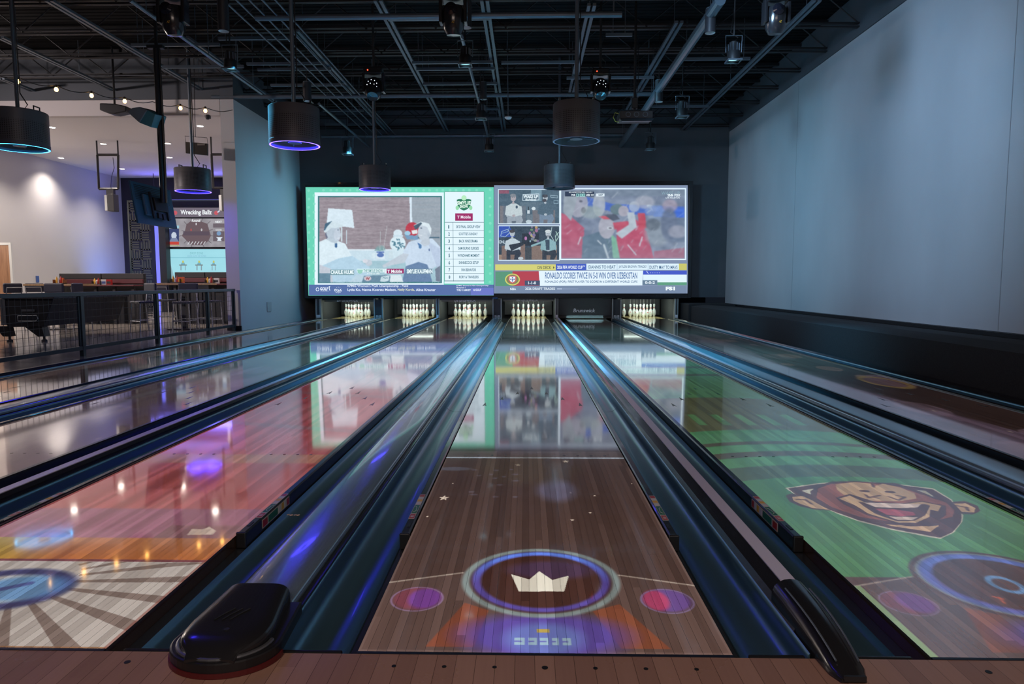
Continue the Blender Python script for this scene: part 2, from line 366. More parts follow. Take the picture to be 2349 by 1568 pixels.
def bumper(x_lane, side, label, sticker=True, y0=.88, label_s=True):
    """retracted bumper rail lying along the lane edge"""
    x1 = x_lane+side*.004; x2 = x_lane+side*.040
    r = thing('bumper_rail', label, 'bumper rail', (x_lane, y0, 0))
    MB().sweep([(x1, -.054), (x1, .008), (x_lane+side*.010, .013), (x_lane+side*.034, .013), (x2, .006), (x2, -.054)], y0, 17.4).build('rail_box', 'satin', r)
    MB().box((x_lane+side*.002, y0-.014, -.052), (x_lane+side*.043, y0, .015)).build('end_cap', 'black', r, bevel=.004)
    MB().box((x_lane+side*.014, y0+.07, .0132), (x_lane+side*.026, y0+.12, .0145)).build('slot', 'gutter_edge', r)
    MB().box((x_lane+side*.001, .002, -.062), (x_lane+side*.043, 17.44, -.0545)).build('mounting_plate', 'gutter_edge', r)
    if sticker:
        ys = y0+.17
        base = MB(); xs = x2+side*.0008
        base.box((xs, ys, -.036), (xs+side*.001, ys+.34, .003)); base.box((x_lane+side*.012, ys, .0132), (x_lane+side*.038, ys+.34, .0142))
        st = base.build('warning_sticker', mat('sticker', (.55,.52,.48), .4), r); tag(st, 'small coloured warning sticker')
        segs = [(0, .06, 'redp'), (.065, .185, 'grn'), (.19, .225, 'whitep'), (.23, .265, 'yellow'), (.27, .295, 'whitep'), (.30, .337, 'redp')]
        for a_, b_, mm in segs:
            m_ = MT.setdefault('grn', mat('sticker green', (.02,.16,.09), .4)) if mm == 'grn' else MT[mm]
            g = MB(); g.box((xs+side*.001, ys+a_+.004, -.032), (xs+side*.0016, ys+b_-.003, -.001)); g.box((x_lane+side*.014, ys+a_+.004, .0142), (x_lane+side*.036, ys+b_-.003, .0147))
            g.build('sticker_panel', m_, st)
        z_ = MB()
        z_.box((x_lane+side*.018, ys+.02, .0147), (x_lane+side*.032, ys+.028, .0151)); z_.box((x_lane+side*.018, ys+.035, .0147), (x_lane+side*.032, ys+.04, .0151))
        z_.tube([(x_lane+side*.031, ys+.085, .0149), (x_lane+side*.02, ys+.10, .0149), (x_lane+side*.024, ys+.15, .0149), (x_lane+side*.033, ys+.165, .0149)], .0012, n=5)
        z_.build('pictogram', 'whitep', st)
    return r
WHO = {1: 'the leftmost lane', 2: 'the second lane from the left', 3: 'the red and purple lit lane', 4: 'the centre lane', 5: 'the green lit lane', 6: 'the rightmost lane'}
CAPS = {}
gaps = [(1, 2), (2, 3), (3, 4), (4, 5), (5, 6)]
for a, b in gaps:
    x0, x1 = LANES[a]+HW, LANES[b]-HW
    wide = (x1-x0) > .65; half = .125 if wide else .06
    xc = (x0+x1)/2; CAPS[(a, b)] = (xc, half, wide)
    gutter(x0, xc-half, 1, 'blue black gutter along the right side of %s' % WHO[a])
    gutter(x1, xc+half, -1, 'blue black gutter along the left side of %s' % WHO[b])
    bumper(x0, 1, 'black retracted bumper rail on the right edge of %s' % WHO[a])
    bumper(x1, -1, 'black retracted bumper rail on the left edge of %s' % WHO[b])
x0 = LANES[1]-HW; gutter(x0, x0-.20, -1, 'blue black outermost left gutter beside the railing'); bumper(x0, -1, 'black retracted bumper rail on the left edge of the leftmost lane')
x1 = LANES[6]+HW; gutter(x1, x1+.20, 1, 'blue black outermost right gutter beside the dark ledge'); bumper(x1, 1, 'black retracted bumper rail on the right edge of the rightmost lane')
m = MB().sweep([(x0-.20, -.2), (x0-.20, .012), (x0-.225, .035), (x0-.285, .035), (x0-.31, .0), (x0-.31, -.2)], 0, 17.45)
tag(m.build('kerb_strip', 'satin'), 'black rounded kerb strip between the leftmost gutter and the railing', 'kerb')
m = MB().sweep([(x1+.20, -.2), (x1+.20, .012), (x1+.215, .03), (x1+.25, .03), (x1+.262, .0), (x1+.262, -.2)], 0, 17.45)
m2 = m.build('kerb_strip', 'satin'); tag(m2, 'black narrow kerb strip between the rightmost gutter and the ledge', 'kerb')
sbox('floor_side', (x1+.262, 0, -.2), (4.36, 17.5, -.02), 'under')
# narrow dividers: ridge with a pale flat strip and a tapered nose
for (a, b) in ((2, 3), (4, 5)):
    xc, half, _ = CAPS[(a, b)]
    lb = 'between second and third lanes from the left' if a == 2 else 'between the centre lane and the green lit lane'
    r = thing('lane_divider', 'dark ridge divider with pale top strip ' + lb, 'lane divider', (xc, 0, 0))
    MB().sweep([(xc-half, -.12), (xc-half, .008), (xc-half+.012, .030), (xc-half+.030, .034), (xc+.0, .048), (xc+half-.012, .048), (xc+half, .03), (xc+half, -.12)], .12, 17.45).build('ridge', 'satin', r)
    MB().sweep([(xc-.006, .0482), (xc-.006, .052), (xc+half-.015, .052), (xc+half-.015, .0482)], .26, 17.4).build('top_strip', 'grey', r)
    nose = MB(); prof = []
    for i in range(13):
        t = i/12; y = .31-.44*t
        wl = half*(1-.25*t**2) if t < .93 else half*.55; h = .064*(1-t**2.6)+.018; zc = -.0+.002
        ring = [(xc-wl, y, .003 if y < 0 else -.05)] + [(xc-wl*math.cos(math.pi*j/10), y, .003+h*(math.sin(math.pi*j/10)**.6)) for j in range(1, 10)] + [(xc+wl, y, .003 if y < 0 else -.05)]
        prof.append(ring)
    n = len(prof[0]); nose.add([v for q in prof for v in q], [(i*n+j, i*n+j+1, (i+1)*n+j+1, (i+1)*n+j) for i in range(12) for j in range(n-1)]+[tuple(range(n)), tuple(range(12*n, 13*n))])
    nose.build('nose_cap', 'satin', r, smooth=True)
    gr = MB()
    for s_ in (-1, 1):
        gr.tube([(xc+s_*half*.62*(1-.2*(i/8)**2), .25-.34*i/8, .004+(.064*(1-(i/12*1.3)**2.6)+.018)*.93) for i in range(9)], .003, n=6)
    gr.build('nose_trim', 'steel', r)
    MB().box((xc-.028, -.138, .010), (xc+.028, -.131, .024)).build('front_plate', 'gutter_edge', r)
# wide dividers: ball return track covers
def arch(xc, half, h, z0=.008, n=12):
    return [(xc-half*math.cos(math.pi*j/n), z0+h*math.sin(math.pi*j/n)**.28) for j in range(n+1)]
for (a, b) in ((1, 2), (3, 4), (5, 6)):
    xc, half, _ = CAPS[(a, b)]
    lb = {1: 'between the two leftmost lanes', 3: 'left of the centre lane', 5: 'between the green and rightmost lanes'}[a]
    r = thing('ball_track', 'ball return track under a smoky arched cover ' + lb, 'ball return track', (xc, 0, 0))
    MB().box((xc-half, .215, -.2), (xc+half, 17.45, -.10)).build('track_bed', 'under', r)
    sd = MB()
    for s_ in (-1, 1): sd.box((xc+s_*half, .215, -.1), (xc+s_*(half-.018), 17.45, .018))
    sd.build('side_rail', 'satin', r)
    rl = MB()
    for s_ in (-1, 1): rl.tube([(xc+s_*.055, .22, -.04), (xc+s_*.055, 17.4, -.04)], .011, n=8)
    rl.build('ball_rail', 'rail_in', r)
    up = arch(xc, half-.02, .046, n=20); lo = [(x, z-.003) for x, z in arch(xc, half-.022, .044, n=20)][::-1]
    MB().sweep(up+lo, .215, 17.4).build('clear_cover', 'smoky', r, smooth=True)
    # hood at the foul line
    r = thing('ball_return_hood', 'rounded glossy black ball return hood with blue glow at the foul line' if a == 3 else 'rounded black ball return hood ' + lb, 'ball return hood', (xc, 0, 0))
    def ring(y, w, h, z0): return [(xc-w*math.cos(math.pi*j/16), y, z0+h*math.sin(math.pi*j/16)**.5) for j in range(17)]
    rows = []
    for i in range(17):
        t = i/16; y = .21-.345*t
        k = 1 if t < .62 else max(.30, (1-((t-.62)/.38)**2.4))**.5
        w_ = (.098+.024*min(1, t*1.8))*k; h_ = (.062-.022*t)*(1 if t < .8 else 1-.75*((t-.8)/.2)**2)
        rows.append([(xc-w_*math.copysign(abs(math.cos(math.pi*j/16))**.45, math.cos(math.pi*j/16)), y, .040+h_*math.sin(math.pi*j/16)**.45) for j in range(17)])
    n = 17; mm = MB().add([v for q in rows for v in q], [(i*n+j, i*n+j+1, (i+1)*n+j+1, (i+1)*n+j) for i in range(16) for j in range(n-1)]+[tuple(range(16*n, 17*n))])
    mm.build('top_shell', 'satin', r, smooth=True)
    bs = MB(); outer = []
    for i in range(25):
        t = i/24; ang = math.pi*t
        outer.append((xc-.152*math.cos(ang), -.02-.125*math.sin(ang)))
    pts = [(xc-.135, .21)]+outer+[(xc+.135, .21)]
    bs.prism([(x, y, .002) for x, y in pts], (0, 0, .042)); bs.build('base_skirt', 'black', r, bevel=.006)
    bm_ = MB().prism([(xc+(x-xc)*1.03, y if y > 0 else y*1.02, .0015) for x, y in pts if y < .1], (0, 0, .014)); tag(bm_.build('red_edge', mat('dark red rubber', (.10,.01,.012), .4), r), 'dark red rubber edge')
    MB().tube([(xc-.128*math.cos(math.pi*t/20), -.025-.108*math.sin(math.pi*t/20), .047) for t in range(21)], .006, n=8).build('band', 'rail_in', r)
    g = MB()
    for s_ in range(3): g.tube([(xc-.045+s_*.022, .0, .090), (xc-.03+s_*.022, .03, .092), (xc-.01+s_*.022, .06, .094)], .0022, n=6)
    g.build('vent_lines', 'gutter_edge', r)
    MB().lathe([(0, .004), (.008, .004), (.008, -.02)], (xc+.01, -.045, .083), n=14).build('lock', 'black', r)
p = at(1008/2.76+300-300, 0, Z=.0) if False else None
# little emblem on the clear cover left of the centre lane
q = at(664, 1189, Z=.05)
em_ = MB()
for s_, dx, dy, w_, h_ in ((1, 0, 0, .012, .02), (1, .016, .006, .012, .012), (1, .03, .0, .01, .02), (1, -.014, .01, .01, .01)):
    em_.prism([(q.x+dx, q.y+dy, .0616), (q.x+dx+w_, q.y+dy+.006, .0616), (q.x+dx+w_*.8, q.y+dy+h_, .0616), (q.x+dx-.002, q.y+dy+h_*.7, .0616)], (0, 0, .001))
tag(em_.build('gold_sticker', mat('gold sticker', (.60,.40,.10), .35)), 'tiny gold and white sticker on the smoky track cover', 'sticker')
# ------------------------------------------------------------------ pin pits
PROF = [(1.015,0),(1.06,.05),(1.41,.75),(1.953,2.25),(2.255,3.375),(2.383,4.5),(2.282,5.875),(1.852,7.25),(1.236,8.625),(.98,9.375),(.898,10),(.935,10.875),(1.047,11.75),(1.161,12.625),(1.274,13.5),(1.17,14.2),(.85,14.72),(.4,14.95),(0,15)]
def make_pin():
    r = thing('bowling_pin', 'x', 'bowling pin', local=True)
    # smooth the profile
    zs = np.linspace(0, 15, 44); rs = np.interp(zs, [z for _, z in PROF], [q for q, _ in PROF])
    MB().lathe([(0, 0)]+[(a*.0254, z*.0254) for a, z in zip(rs, zs)], n=20).build('pin_body', 'pin', r, smooth=True)
    for z0, z1 in ((9.5, 9.95), (10.45, 10.9)):
        zz = np.linspace(z0, z1, 4); rr = np.interp(zz, [z for _, z in PROF], [q for q, _ in PROF])
        MB().lathe([(a*.0254+.0006, z*.0254) for a, z in zip(rr, zz)], n=20).build('neck_stripe', 'pinred', r, smooth=True)
    c = MB(); a0 = -math.pi/2-.5
    pts = []
    for (u, w) in ((-.5,0),(.5,0),(.6,.8),(.25,.4),(0,1),(-.25,.4),(-.6,.8)):
        z = 5.0*.0254+w*.03; rr = np.interp(z/.0254, [z_ for _, z_ in PROF], [q for q, _ in PROF])*.0254+.0012
        an = a0+u*.55; pts.append((rr*math.cos(an), rr*math.sin(an), z))
    c.add(pts, [(0,1,3),(1,2,3),(0,3,5),(3,4,5),(0,5,6)]); c.build('red_mark', 'pinred', r)
    MB().tube([(0,0,.381),(0,0,.60)], .0016, n=5).build('pin_string', 'string', r)
    return r
PIN = make_pin(); first = True
ROWN = [('head pin', 0, 0), ('second-row left pin', -1, 1), ('second-row right pin', 1, 1), ('third-row left pin', -2, 2), ('third-row middle pin', 0, 2), ('third-row right pin', 2, 2),
        ('back-row far left pin', -3, 3), ('back-row inner left pin', -1, 3), ('back-row inner right pin', 1, 3), ('back-row far right pin', 3, 3)]
RACK = {4: 'centre lane rack below the flag crest', 3: 'third rack from the left', 2: 'second rack from the left', 1: 'leftmost pin rack', 6: 'rightmost pin rack'}
for k in (4, 3, 2, 1, 6):
    for nm, i, row in ROWN:
        o = PIN if first else copy_tree(PIN); first = False
        o.location = (LANES[k]+i*.1524, 18.288+row*.264, .0005); o.rotation_euler = (0, 0, random.uniform(-1.2, 1.2))
        o['label'] = 'white red-necked %s in the %s' % (nm, RACK[k]); o['group'] = 'bowling pins'
ZT = .572
POSTX = [(LANES[1]-HW-.30, .16, 'e')] + [(CAPS[g][0], .26 if CAPS[g][2] else .09, 'w' if CAPS[g][2] else 'n') for g in gaps] + [(LANES[6]+HW+.26, .10, 'e')]
PN = ['at the far left end', 'between the two leftmost lanes', 'between the second and third lanes', 'left of the centre lane', 'right of the centre lane', 'between the last two lanes on the right', 'at the far right end']
for (x, w, kind), nm in zip(POSTX, PN):
    r = thing('pinsetter_post', 'pale metal pinsetter post ' + nm, 'post', (x, 17.5, 0))
    if kind == 'w':
        MB().box((x-w/2+.03, 17.52, .0), (x+w/2-.03, 17.60, .55)).build('panel', 'postd', r)
        for s_ in (-1, 1): MB().box((x+s_*w/2, 17.48, -.05), (x+s_*(w/2-.03), 17.62, ZT)).build('flange', 'post', r)
        MB().box((x-.08, 17.505, .035), (x+.08, 17.52, .10)).build('bracket_plate', 'post', r)
        for s_ in (-1, 1): MB().box((x+s_*.05-.022, 17.50, .07), (x+s_*.05+.022, 17.505, .105)).build('tag', 'white', r)
    else:
        MB().box((x-w/2, 17.48, -.05), (x+w/2, 17.62, ZT)).build('flange', 'post' , r)
        MB().box((x-w*.2, 17.47, .10), (x+w*.2, 17.48, .58)).build('groove', 'postd', r)
        MB().box((x-w*.35, 17.465, .04), (x+w*.35, 17.472, .12)).build('bracket_plate', 'white', r)
    # kickback partition running back
    MB().box((x-.03, 17.63, -.2), (x+.03, 19.7, .62)).build('kickback_panel', 'postd', r)
MASKW = {}
for k, xc in LANES.items():
    left = [q for q in POSTX if q[0] < xc][-1]; right = [q for q in POSTX if q[0] > xc][0]
    xa, xb = left[0]+left[1]/2+.012, right[0]-right[1]/2-.012
    low = (k == 5)
    lab = 'lowered dark pinsetter mask closing the lane right of centre' if low else 'raised dark pinsetter mask over %s' % WHO[k]
    r = thing('pinsetter_mask', lab, 'pinsetter mask', (xc, 17.6, 0))
    if low:
        MB().box((xa, 17.56, .085), (xb, 17.60, .66)).build('mask_panel', 'mask', r, bevel=.006)
        MB().box((xa, 17.555, .02), (xb, 17.62, .08)).build('lip', 'black', r)
        vs, fs = text_mesh('Brunswick', .62, .105, bold=.012, shear=.18)
        w_ = MB(); w_.add([(xc-.33+x, 17.558, .185+z) for x, y, z in vs], fs); w_.build('lettering', 'white', r)
    else:
        zlo = {1: .535, 2: .555, 3: .535, 4: .545, 6: .555}[k]
        MB().box((xa, 17.56, zlo), (xb, 17.60, .72)).build('mask_panel', 'mask', r)
        if k in (1, 3, 4):
            MB().box((xa+.03, 17.66, zlo-.05), (xb-.03, 17.72, zlo-.005)).build('lip', 'maskl', r)
            vs, fs = text_mesh('Brunswick', .62, .10, bold=.012, shear=.18)
            w_ = MB(); w_.add([(xc-.34+x, 17.655, zlo-.05+z) for x, y, z in vs], fs); w_.build('lettering', 'white', r)
    # rear curtain of the pit
    MB().box((xa, 19.55, .02), (xb, 19.6, .60)).build('rear_curtain', 'mask', r, bevel=.01)
    if k != 5:
        lamp('pit_light', 'AREA', (xc, 17.86, .575), 11, (.86, 1, .90), (xc, 18.6, 0), size=1.0, shape='RECTANGLE', size_y=.12)
        lamp('pit_light', 'AREA', (xc, 18.7, .59), 4, (.86, 1, .92), (xc, 18.7, 0), size=1.0, shape='RECTANGLE', size_y=.3)
# ------------------------------------------------------------------ railing
XRL = -6.64; FZ = -.05
r = thing('guard_railing', 'blue black guard railing with wire mesh panels beside the leftmost lane', 'railing', (XRL, 9, FZ))
py = [4.0, 6.05, at(190, 800, X=XRL).y, at(362, 780, X=XRL).y, at(478, 760, X=XRL).y, 13.40]
MB().box((XRL-.035, 4, .84), (XRL+.035, 13.45, .90)).build('top_rail', 'rail', r, bevel=.006)
for y in py: MB().box((XRL-.03, y-.03, FZ), (XRL+.03, y+.03, .84)).build('post', 'rail', r)
for y0, y1 in zip(py[:-1], py[1:]):
    MB().box((XRL-.025, y0+.03, .045), (XRL+.025, y1-.03, .10)).build('bottom_rail', 'rail', r)
    for ya in (y0+.04, y1-.065): MB().box((XRL-.014, ya, .105), (XRL+.014, ya+.025, .83)).build('panel_frame', 'rail', r)
    w_ = MB(); n = int((y1-y0)/.105)
    for i in range(1, n): yy = y0+.05+(y1-y0-.1)*i/n; w_.box((XRL-.002, yy-.0022, .10), (XRL+.002, yy+.0022, .84))
    for i in range(1, 7): z = .10+.74*i/7; w_.box((XRL-.002, y0+.05, z-.0022), (XRL+.002, y1-.05, z+.0022))
    w_.build('wire_panel', 'wire', r)
# ------------------------------------------------------------------ the wide projection screen
def lin(c): return tuple(((v/255+.055)/1.055)**2.4 if v/255 > .04045 else v/255/12.92 for v in c)
class Paint:
    """a small picture painted point by point; coordinates are those of the region it covers"""
    def __init__(s, x0, y0, x1, y1, nx, ny, bg):
        s.b = (x0, y0, x1, y1); s.nx, s.ny = nx, ny
        s.X, s.Y = np.meshgrid(np.linspace(x0, x1, nx), np.linspace(y0, y1, ny)); s.c = np.zeros((ny, nx, 3)); s.c[:] = bg
    def mix(s, m, col, a=1.0):
        m = np.clip(m, 0, 1)[..., None]*a; s.c = s.c*(1-m)+np.array(col, float)*m
    def rect(s, x0, y0, x1, y1, col, a=1): s.mix(((s.X >= x0) & (s.X <= x1) & (s.Y >= y0) & (s.Y <= y1)).astype(float), col, a)
    def poly(s, pts, col, a=1):
        m = np.zeros(s.X.shape, bool); n = len(pts)
        for i in range(n):
            (xa, ya), (xb, yb) = pts[i], pts[(i+1) % n]
            if ya == yb: continue
            c = ((s.Y < ya) != (s.Y < yb)) & (s.X < (xb-xa)*(s.Y-ya)/(yb-ya)+xa); m ^= c
        s.mix(m.astype(float), col, a)
    def ell(s, cx, cy, rx, ry, col, a=1, soft=0, rot=0):
        dx, dy = s.X-cx, s.Y-cy; c_, s_ = math.cos(rot), math.sin(rot)
        d = np.sqrt(((dx*c_+dy*s_)/rx)**2+((-dx*s_+dy*c_)/ry)**2)
        s.mix((d <= 1).astype(float) if soft == 0 else np.clip((1+soft-d)/soft, 0, 1), col, a)
    def line(s, pts, w, col, a=1):
        for (xa, ya), (xb, yb) in zip(pts[:-1], pts[1:]):
            L2 = (xb-xa)**2+(yb-ya)**2+1e-9; t = np.clip(((s.X-xa)*(xb-xa)+(s.Y-ya)*(yb-ya))/L2, 0, 1)
            d = np.hypot(s.X-xa-t*(xb-xa), s.Y-ya-t*(yb-ya)); s.mix(np.clip((w/2-d)/max(w*.25, .01)+.5, 0, 1), col, a)
    def noise(s, amp, sx, sy, seed=0):
        g = np.random.RandomState(seed); a = g.rand(max(2, int((s.b[3]-s.b[1])/sy)+2), max(2, int((s.b[2]-s.b[0])/sx)+2))-.5
        yy = np.linspace(0, a.shape[0]-1.001, s.ny); xx = np.linspace(0, a.shape[1]-1.001, s.nx)
        yi, xi = yy.astype(int), xx.astype(int); fy, fx = (yy-yi)[:, None], (xx-xi)[None]
        v = a[yi][:, xi]*(1-fy)*(1-fx)+a[yi+1][:, xi]*fy*(1-fx)+a[yi][:, xi+1]*(1-fy)*fx+a[yi+1][:, xi+1]*fy*fx
        s.c = s.c+amp*v[..., None]
    def blur(s, ks, kx=1, ky=1):
        for _ in range(ks):
            if kx: p = np.pad(s.c, ((0,0),(1,1),(0,0)), 'edge'); s.c = (p[:, :-2]+p[:, 1:-1]*2+p[:, 2:])/4
            if ky: p = np.pad(s.c, ((1,1),(0,0),(0,0)), 'edge'); s.c = (p[:-2]+p[1:-1]*2+p[2:])/4
PICM = bpy.data.materials.new('lit picture'); PICM.use_nodes = True
_nt = PICM.node_tree; _nt.nodes.clear(); _a = N(_nt, 'ShaderNodeVertexColor'); _a.layer_name = 'col'
_e = N(_nt, 'ShaderNodeEmission'); _o = N(_nt, 'ShaderNodeOutputMaterial'); L(_nt, _a.outputs[0], _e.inputs[0]); L(_nt, _e.outputs[0], _o.inputs[0])
YS = 17.44; SCREEN_GAIN = 1.08
def lit(c, g=1.0):
    key = ('lit', tuple(c), g)
    if key not in MT: MT[key] = em('lit colour', lin(c), SCREEN_GAIN*g)
    return MT[key]
_e.inputs[1].default_value = SCREEN_GAIN
def C1(x, y): return (680+x/4.998, 400+y/4.998)
def C2(x, y): return (1120+x/4.894, 400+y/4.894)
def SPt(C, x, y, k=0, Yp=None):
    q = at(*C(x, y), Y=(YS if Yp is None else Yp)); return (q.x, (YS if Yp is None else Yp)-.0015*k, q.z)
def picture(p, name, C, parent, k=1, Yp=None):
    nx, ny = p.nx, p.ny; x0, y0, x1, y1 = p.b
    a = np.array([SPt(C, x0, y0, k, Yp), SPt(C, x1, y0, k, Yp), SPt(C, x0, y1, k, Yp), SPt(C, x1, y1, k, Yp)])
    u = np.linspace(0, 1, nx)[None, :, None]; v = np.linspace(0, 1, ny)[:, None, None]
    P = (a[0]*(1-u)*(1-v)+a[1]*u*(1-v)+a[2]*(1-u)*v+a[3]*u*v).reshape(-1, 3)
    P = P-np.array(parent['wloc'])
    idx = np.arange(nx*ny).reshape(ny, nx)
    f = np.stack([idx[:-1, :-1], idx[1:, :-1], idx[1:, 1:], idx[:-1, 1:]], -1).reshape(-1, 4)
    me = bpy.data.meshes.new(name); me.from_pydata(P.tolist(), [], f.tolist())
    if k == 1 or k == 2: p.c = p.c*.82+np.array((150, 172, 194))*.18  # pale haze mixed into the picture colours, lifting the blacks
    c = np.clip(p.c, 0, 255)/255; c = np.where(c > .04045, ((c+.055)/1.055)**2.4, c/12.92).reshape(-1, 3)
    ca = me.color_attributes.new('col', 'FLOAT_COLOR', 'POINT'); ca.data.foreach_set('color', np.concatenate([c, np.ones((len(c), 1))], 1).ravel())
    me.materials.append(PICM); o = bpy.data.objects.new(name, me); COL.objects.link(o); o.parent = parent; o['wloc'] = parent['wloc']
    return o
def plate(name, C, x0, y0, x1, y1, col, parent, k=1, g=1.0, Yp=None):
    a = [SPt(C, x0, y1, k, Yp), SPt(C, x1, y1, k, Yp), SPt(C, x1, y0, k, Yp), SPt(C, x0, y0, k, Yp)]
    m = MB().add(a, [(0,1,2,3)]); return m.build(name, lit(col, g), parent)
def shape(name, C, pts, col, parent, k=2, g=1.0, Yp=None):
    return MB().add([SPt(C, x, y, k, Yp) for x, y in pts], [tuple(range(len(pts)))]).build(name, lit(col, g), parent)
def words(items, C, parent, col, k=3, name='lettering', g=1.0, Yp=None):
    """items: (text, x0, y0, x1, y1[, bold, shear])"""
    m = MB()
    for it in items:
        s, x0, y0, x1, y1 = it[:5]; bold = it[5] if len(it) > 5 else .008; sh = it[6] if len(it) > 6 else 0
        a = Vector(SPt(C, x0, y1, k, Yp)); b = Vector(SPt(C, x1, y1, k, Yp)); d = Vector(SPt(C, x0, y0, k, Yp))
        vs, fs = text_mesh(s, 1, 1, bold, sh)
        m.add([a+(b-a)*v[0]+(d-a)*v[2] for v in vs], fs)
    o = m.build(name, lit(col, g), parent); return o
def rim(name, C, x0, y0, x1, y1, w, col, parent, k=2):
    m = MB()
    for (a, b, c, d) in ((x0, y0, x1, y0+w), (x0, y1-w, x1, y1), (x0, y0+w, x0+w, y1-w), (x1-w, y0+w, x1, y1-w)):
        m.add([SPt(C, a, d, k), SPt(C, c, d, k), SPt(C, c, b, k), SPt(C, a, b, k)], [(0,1,2,3)])
    return m.build(name, lit(col), parent)
q0, q1, q2, q3 = [at(x, y, Y=YS) for x, y in ((692, 421), (1588, 413), (701, 686), (1586, 681))]
SX0, SX1, SZ0, SZ1 = (q0.x+q2.x)/2, (q1.x+q3.x)/2, (q2.z+q3.z)/2, (q0.z+q1.z)/2
scr = thing('projection_screen', 'wide black framed screen showing two broadcasts above the pin decks', 'screen', ((SX0+SX1)/2, YS, SZ0))
MB().box((SX0, YS+.021, SZ0), (SX1, YS+.07, SZ1)).build('screen_box', 'satin', scr); MB().box((SX0+.6, YS+.071, 1.0), (SX1-.6, YB-.002, SZ1-.5)).build('wall_mount', 'black', scr)
fr = MB(); t = .075
fr.box((SX0, YS-.02, SZ0), (SX1, YS+.02, SZ0+t)); fr.box((SX0, YS-.02, SZ1-t*1.0), (SX1, YS+.02, SZ1)); fr.box((SX0, YS-.02, SZ0+t), (SX0+t*1.3, YS+.02, SZ1-t)); fr.box((SX1-t*1.2, YS-.02, SZ0+t), (SX1, YS+.02, SZ1-t))
fr.build('frame', 'satin', scr)
# ---- left broadcast: talk show
L1 = plate('left_broadcast', C1, 105, 145, 2262, 1390, (106,207,180), scr, k=0)
dots = MB()
for (xx, yy) in [(140+ (i % 2)*4, 185+i*96) for i in range(12)]+[(2222-(i % 2)*4, 175+i*96) for i in range(12)]+[(i*76+310+(i % 2)*8, 180) for i in range(24)]+[(200+(i % 2)*4, 240+i*96) for i in range(11)]:
    dots.add([SPt(C1, xx+16*math.cos(a), yy+16*math.sin(a), 1) for a in np.linspace(0, 2*math.pi, 13)[:-1]], [tuple(range(12))])
dots.build('dot_pattern', lit((128,216,192)), L1)
plate('ticker_band', C1, 143, 1262, 2262, 1385, (88,112,165), L1, 1)
plate('ticker_band', C1, 2000, 1300, 2262, 1385, (108,120,196), L1, 2)
plate('picture_mat', C1, 208, 205, 1690, 1262, (222,240,252), L1, 1)
plate('picture_mat', C1, 1697, 200, 2150, 1250, (222,240,252), L1, 1)
rim('picture_rim', C1, 246, 246, 1668, 1245, 17, (60,120,125), L1, 2)
rim('picture_rim', C1, 1697, 196, 2152, 1226, 4, (90,130,120), L1, 2)
p = Paint(262, 260, 1652, 1240, 300, 212, (148,132,138))
p.noise(26, 90, 9, 1); p.noise(20, 30, 6, 2)
p.mix(((p.X > 1310) & (p.Y < 850)).astype(float), (150,168,178), .75)
for yy in range(300, 840, 46): p.rect(262, yy, 1652, yy+3, (176,170,172), .5)
p.poly([(1297,260),(1322,260),(1328,560),(1304,560)], (225,240,250))
p.rect(262, 850, 1652, 870, (235,245,250)); p.rect(262, 870, 1652, 985, (205,228,238)); p.rect(262, 985, 1652, 1240, (140,185,195)); p.mix(((p.Y > 850)).astype(float), (205,225,235), .35)
p.poly([(365,385),(640,405),(665,612),(345,570)], (222,238,246))
p.line([(520,610),(520,760)], 14, (215,235,240)); p.line([(575,640),(575,790)], 10, (205,225,235))
# left man
p.poly([(262,770),(340,735),(480,760),(560,790),(640,940),(620,1010),(520,1090),(262,1110)], (226,242,248))
p.poly([(300,1040),(480,960),(640,930),(840,1060),(860,1240),(262,1240)], (182,214,232))
p.poly([(262,1030),(400,1080),(420,1240),(262,1240)], (200,205,215)); p.rect(262, 1130, 390, 1240, (92,128,148))
p.ell(425, 670, 82, 108, (186,200,212)); p.ell(470, 690, 40, 70, (200,210,222)); p.poly([(335,650),(360,720),(350,740),(330,690)], (96,98,120))
p.poly([(315,650),(330,560),(410,528),(545,580),(520,605),(400,612),(330,668)], (214,230,236)); p.poly([(315,640),(330,560),(412,530),(350,600),(328,640)], (60,92,116))
p.ell(478, 632, 10, 5, (70,80,100)); p.line([(470,728),(500,724)], 7, (235,240,245)); p.ell(455, 808, 16, 30, (50,90,140))
p.poly([(355,720),(480,760),(455,790),(350,745)], (190,205,215))
p.ell(830, 1010, 40, 36, (196,205,215)); p.ell(790, 990, 30, 22, (225,225,232))
# plant, vase
p.rect(915, 880, 1015, 965, (225,238,245)); p.ell(965, 920, 40, 26, (80,110,175)); p.rect(920, 880, 1010, 892, (70,100,170))
for a in range(14): p.line([(960, 870), (960+60*math.cos(a*.24-.1), 865-55*math.sin(a*.24+.05))], 8, (120,160,160))
p.line([(1000,860),(1040,590)], 4, (205,215,215)); p.line([(960,860),(965,650)], 4, (200,212,212))
p.ell(1163, 790, 90, 90, (222,240,246)); p.poly([(1090,850),(1240,850),(1210,960),(1115,960)], (214,234,242)); p.ell(1163, 670, 50, 42, (222,238,246)); p.rect(1110, 690, 1222, 712, (205,226,236))
g = np.random.RandomState(3)
for i in range(22): a, b = 1090+g.rand()*150, 740+g.rand()*130; p.ell(a, b, 15, 7, (72,120,140), 1, 0, g.rand()*2)
p.rect(1060, 880, 1105, 960, (210,228,235)); p.rect(862, 895, 905, 960, (218,236,242))
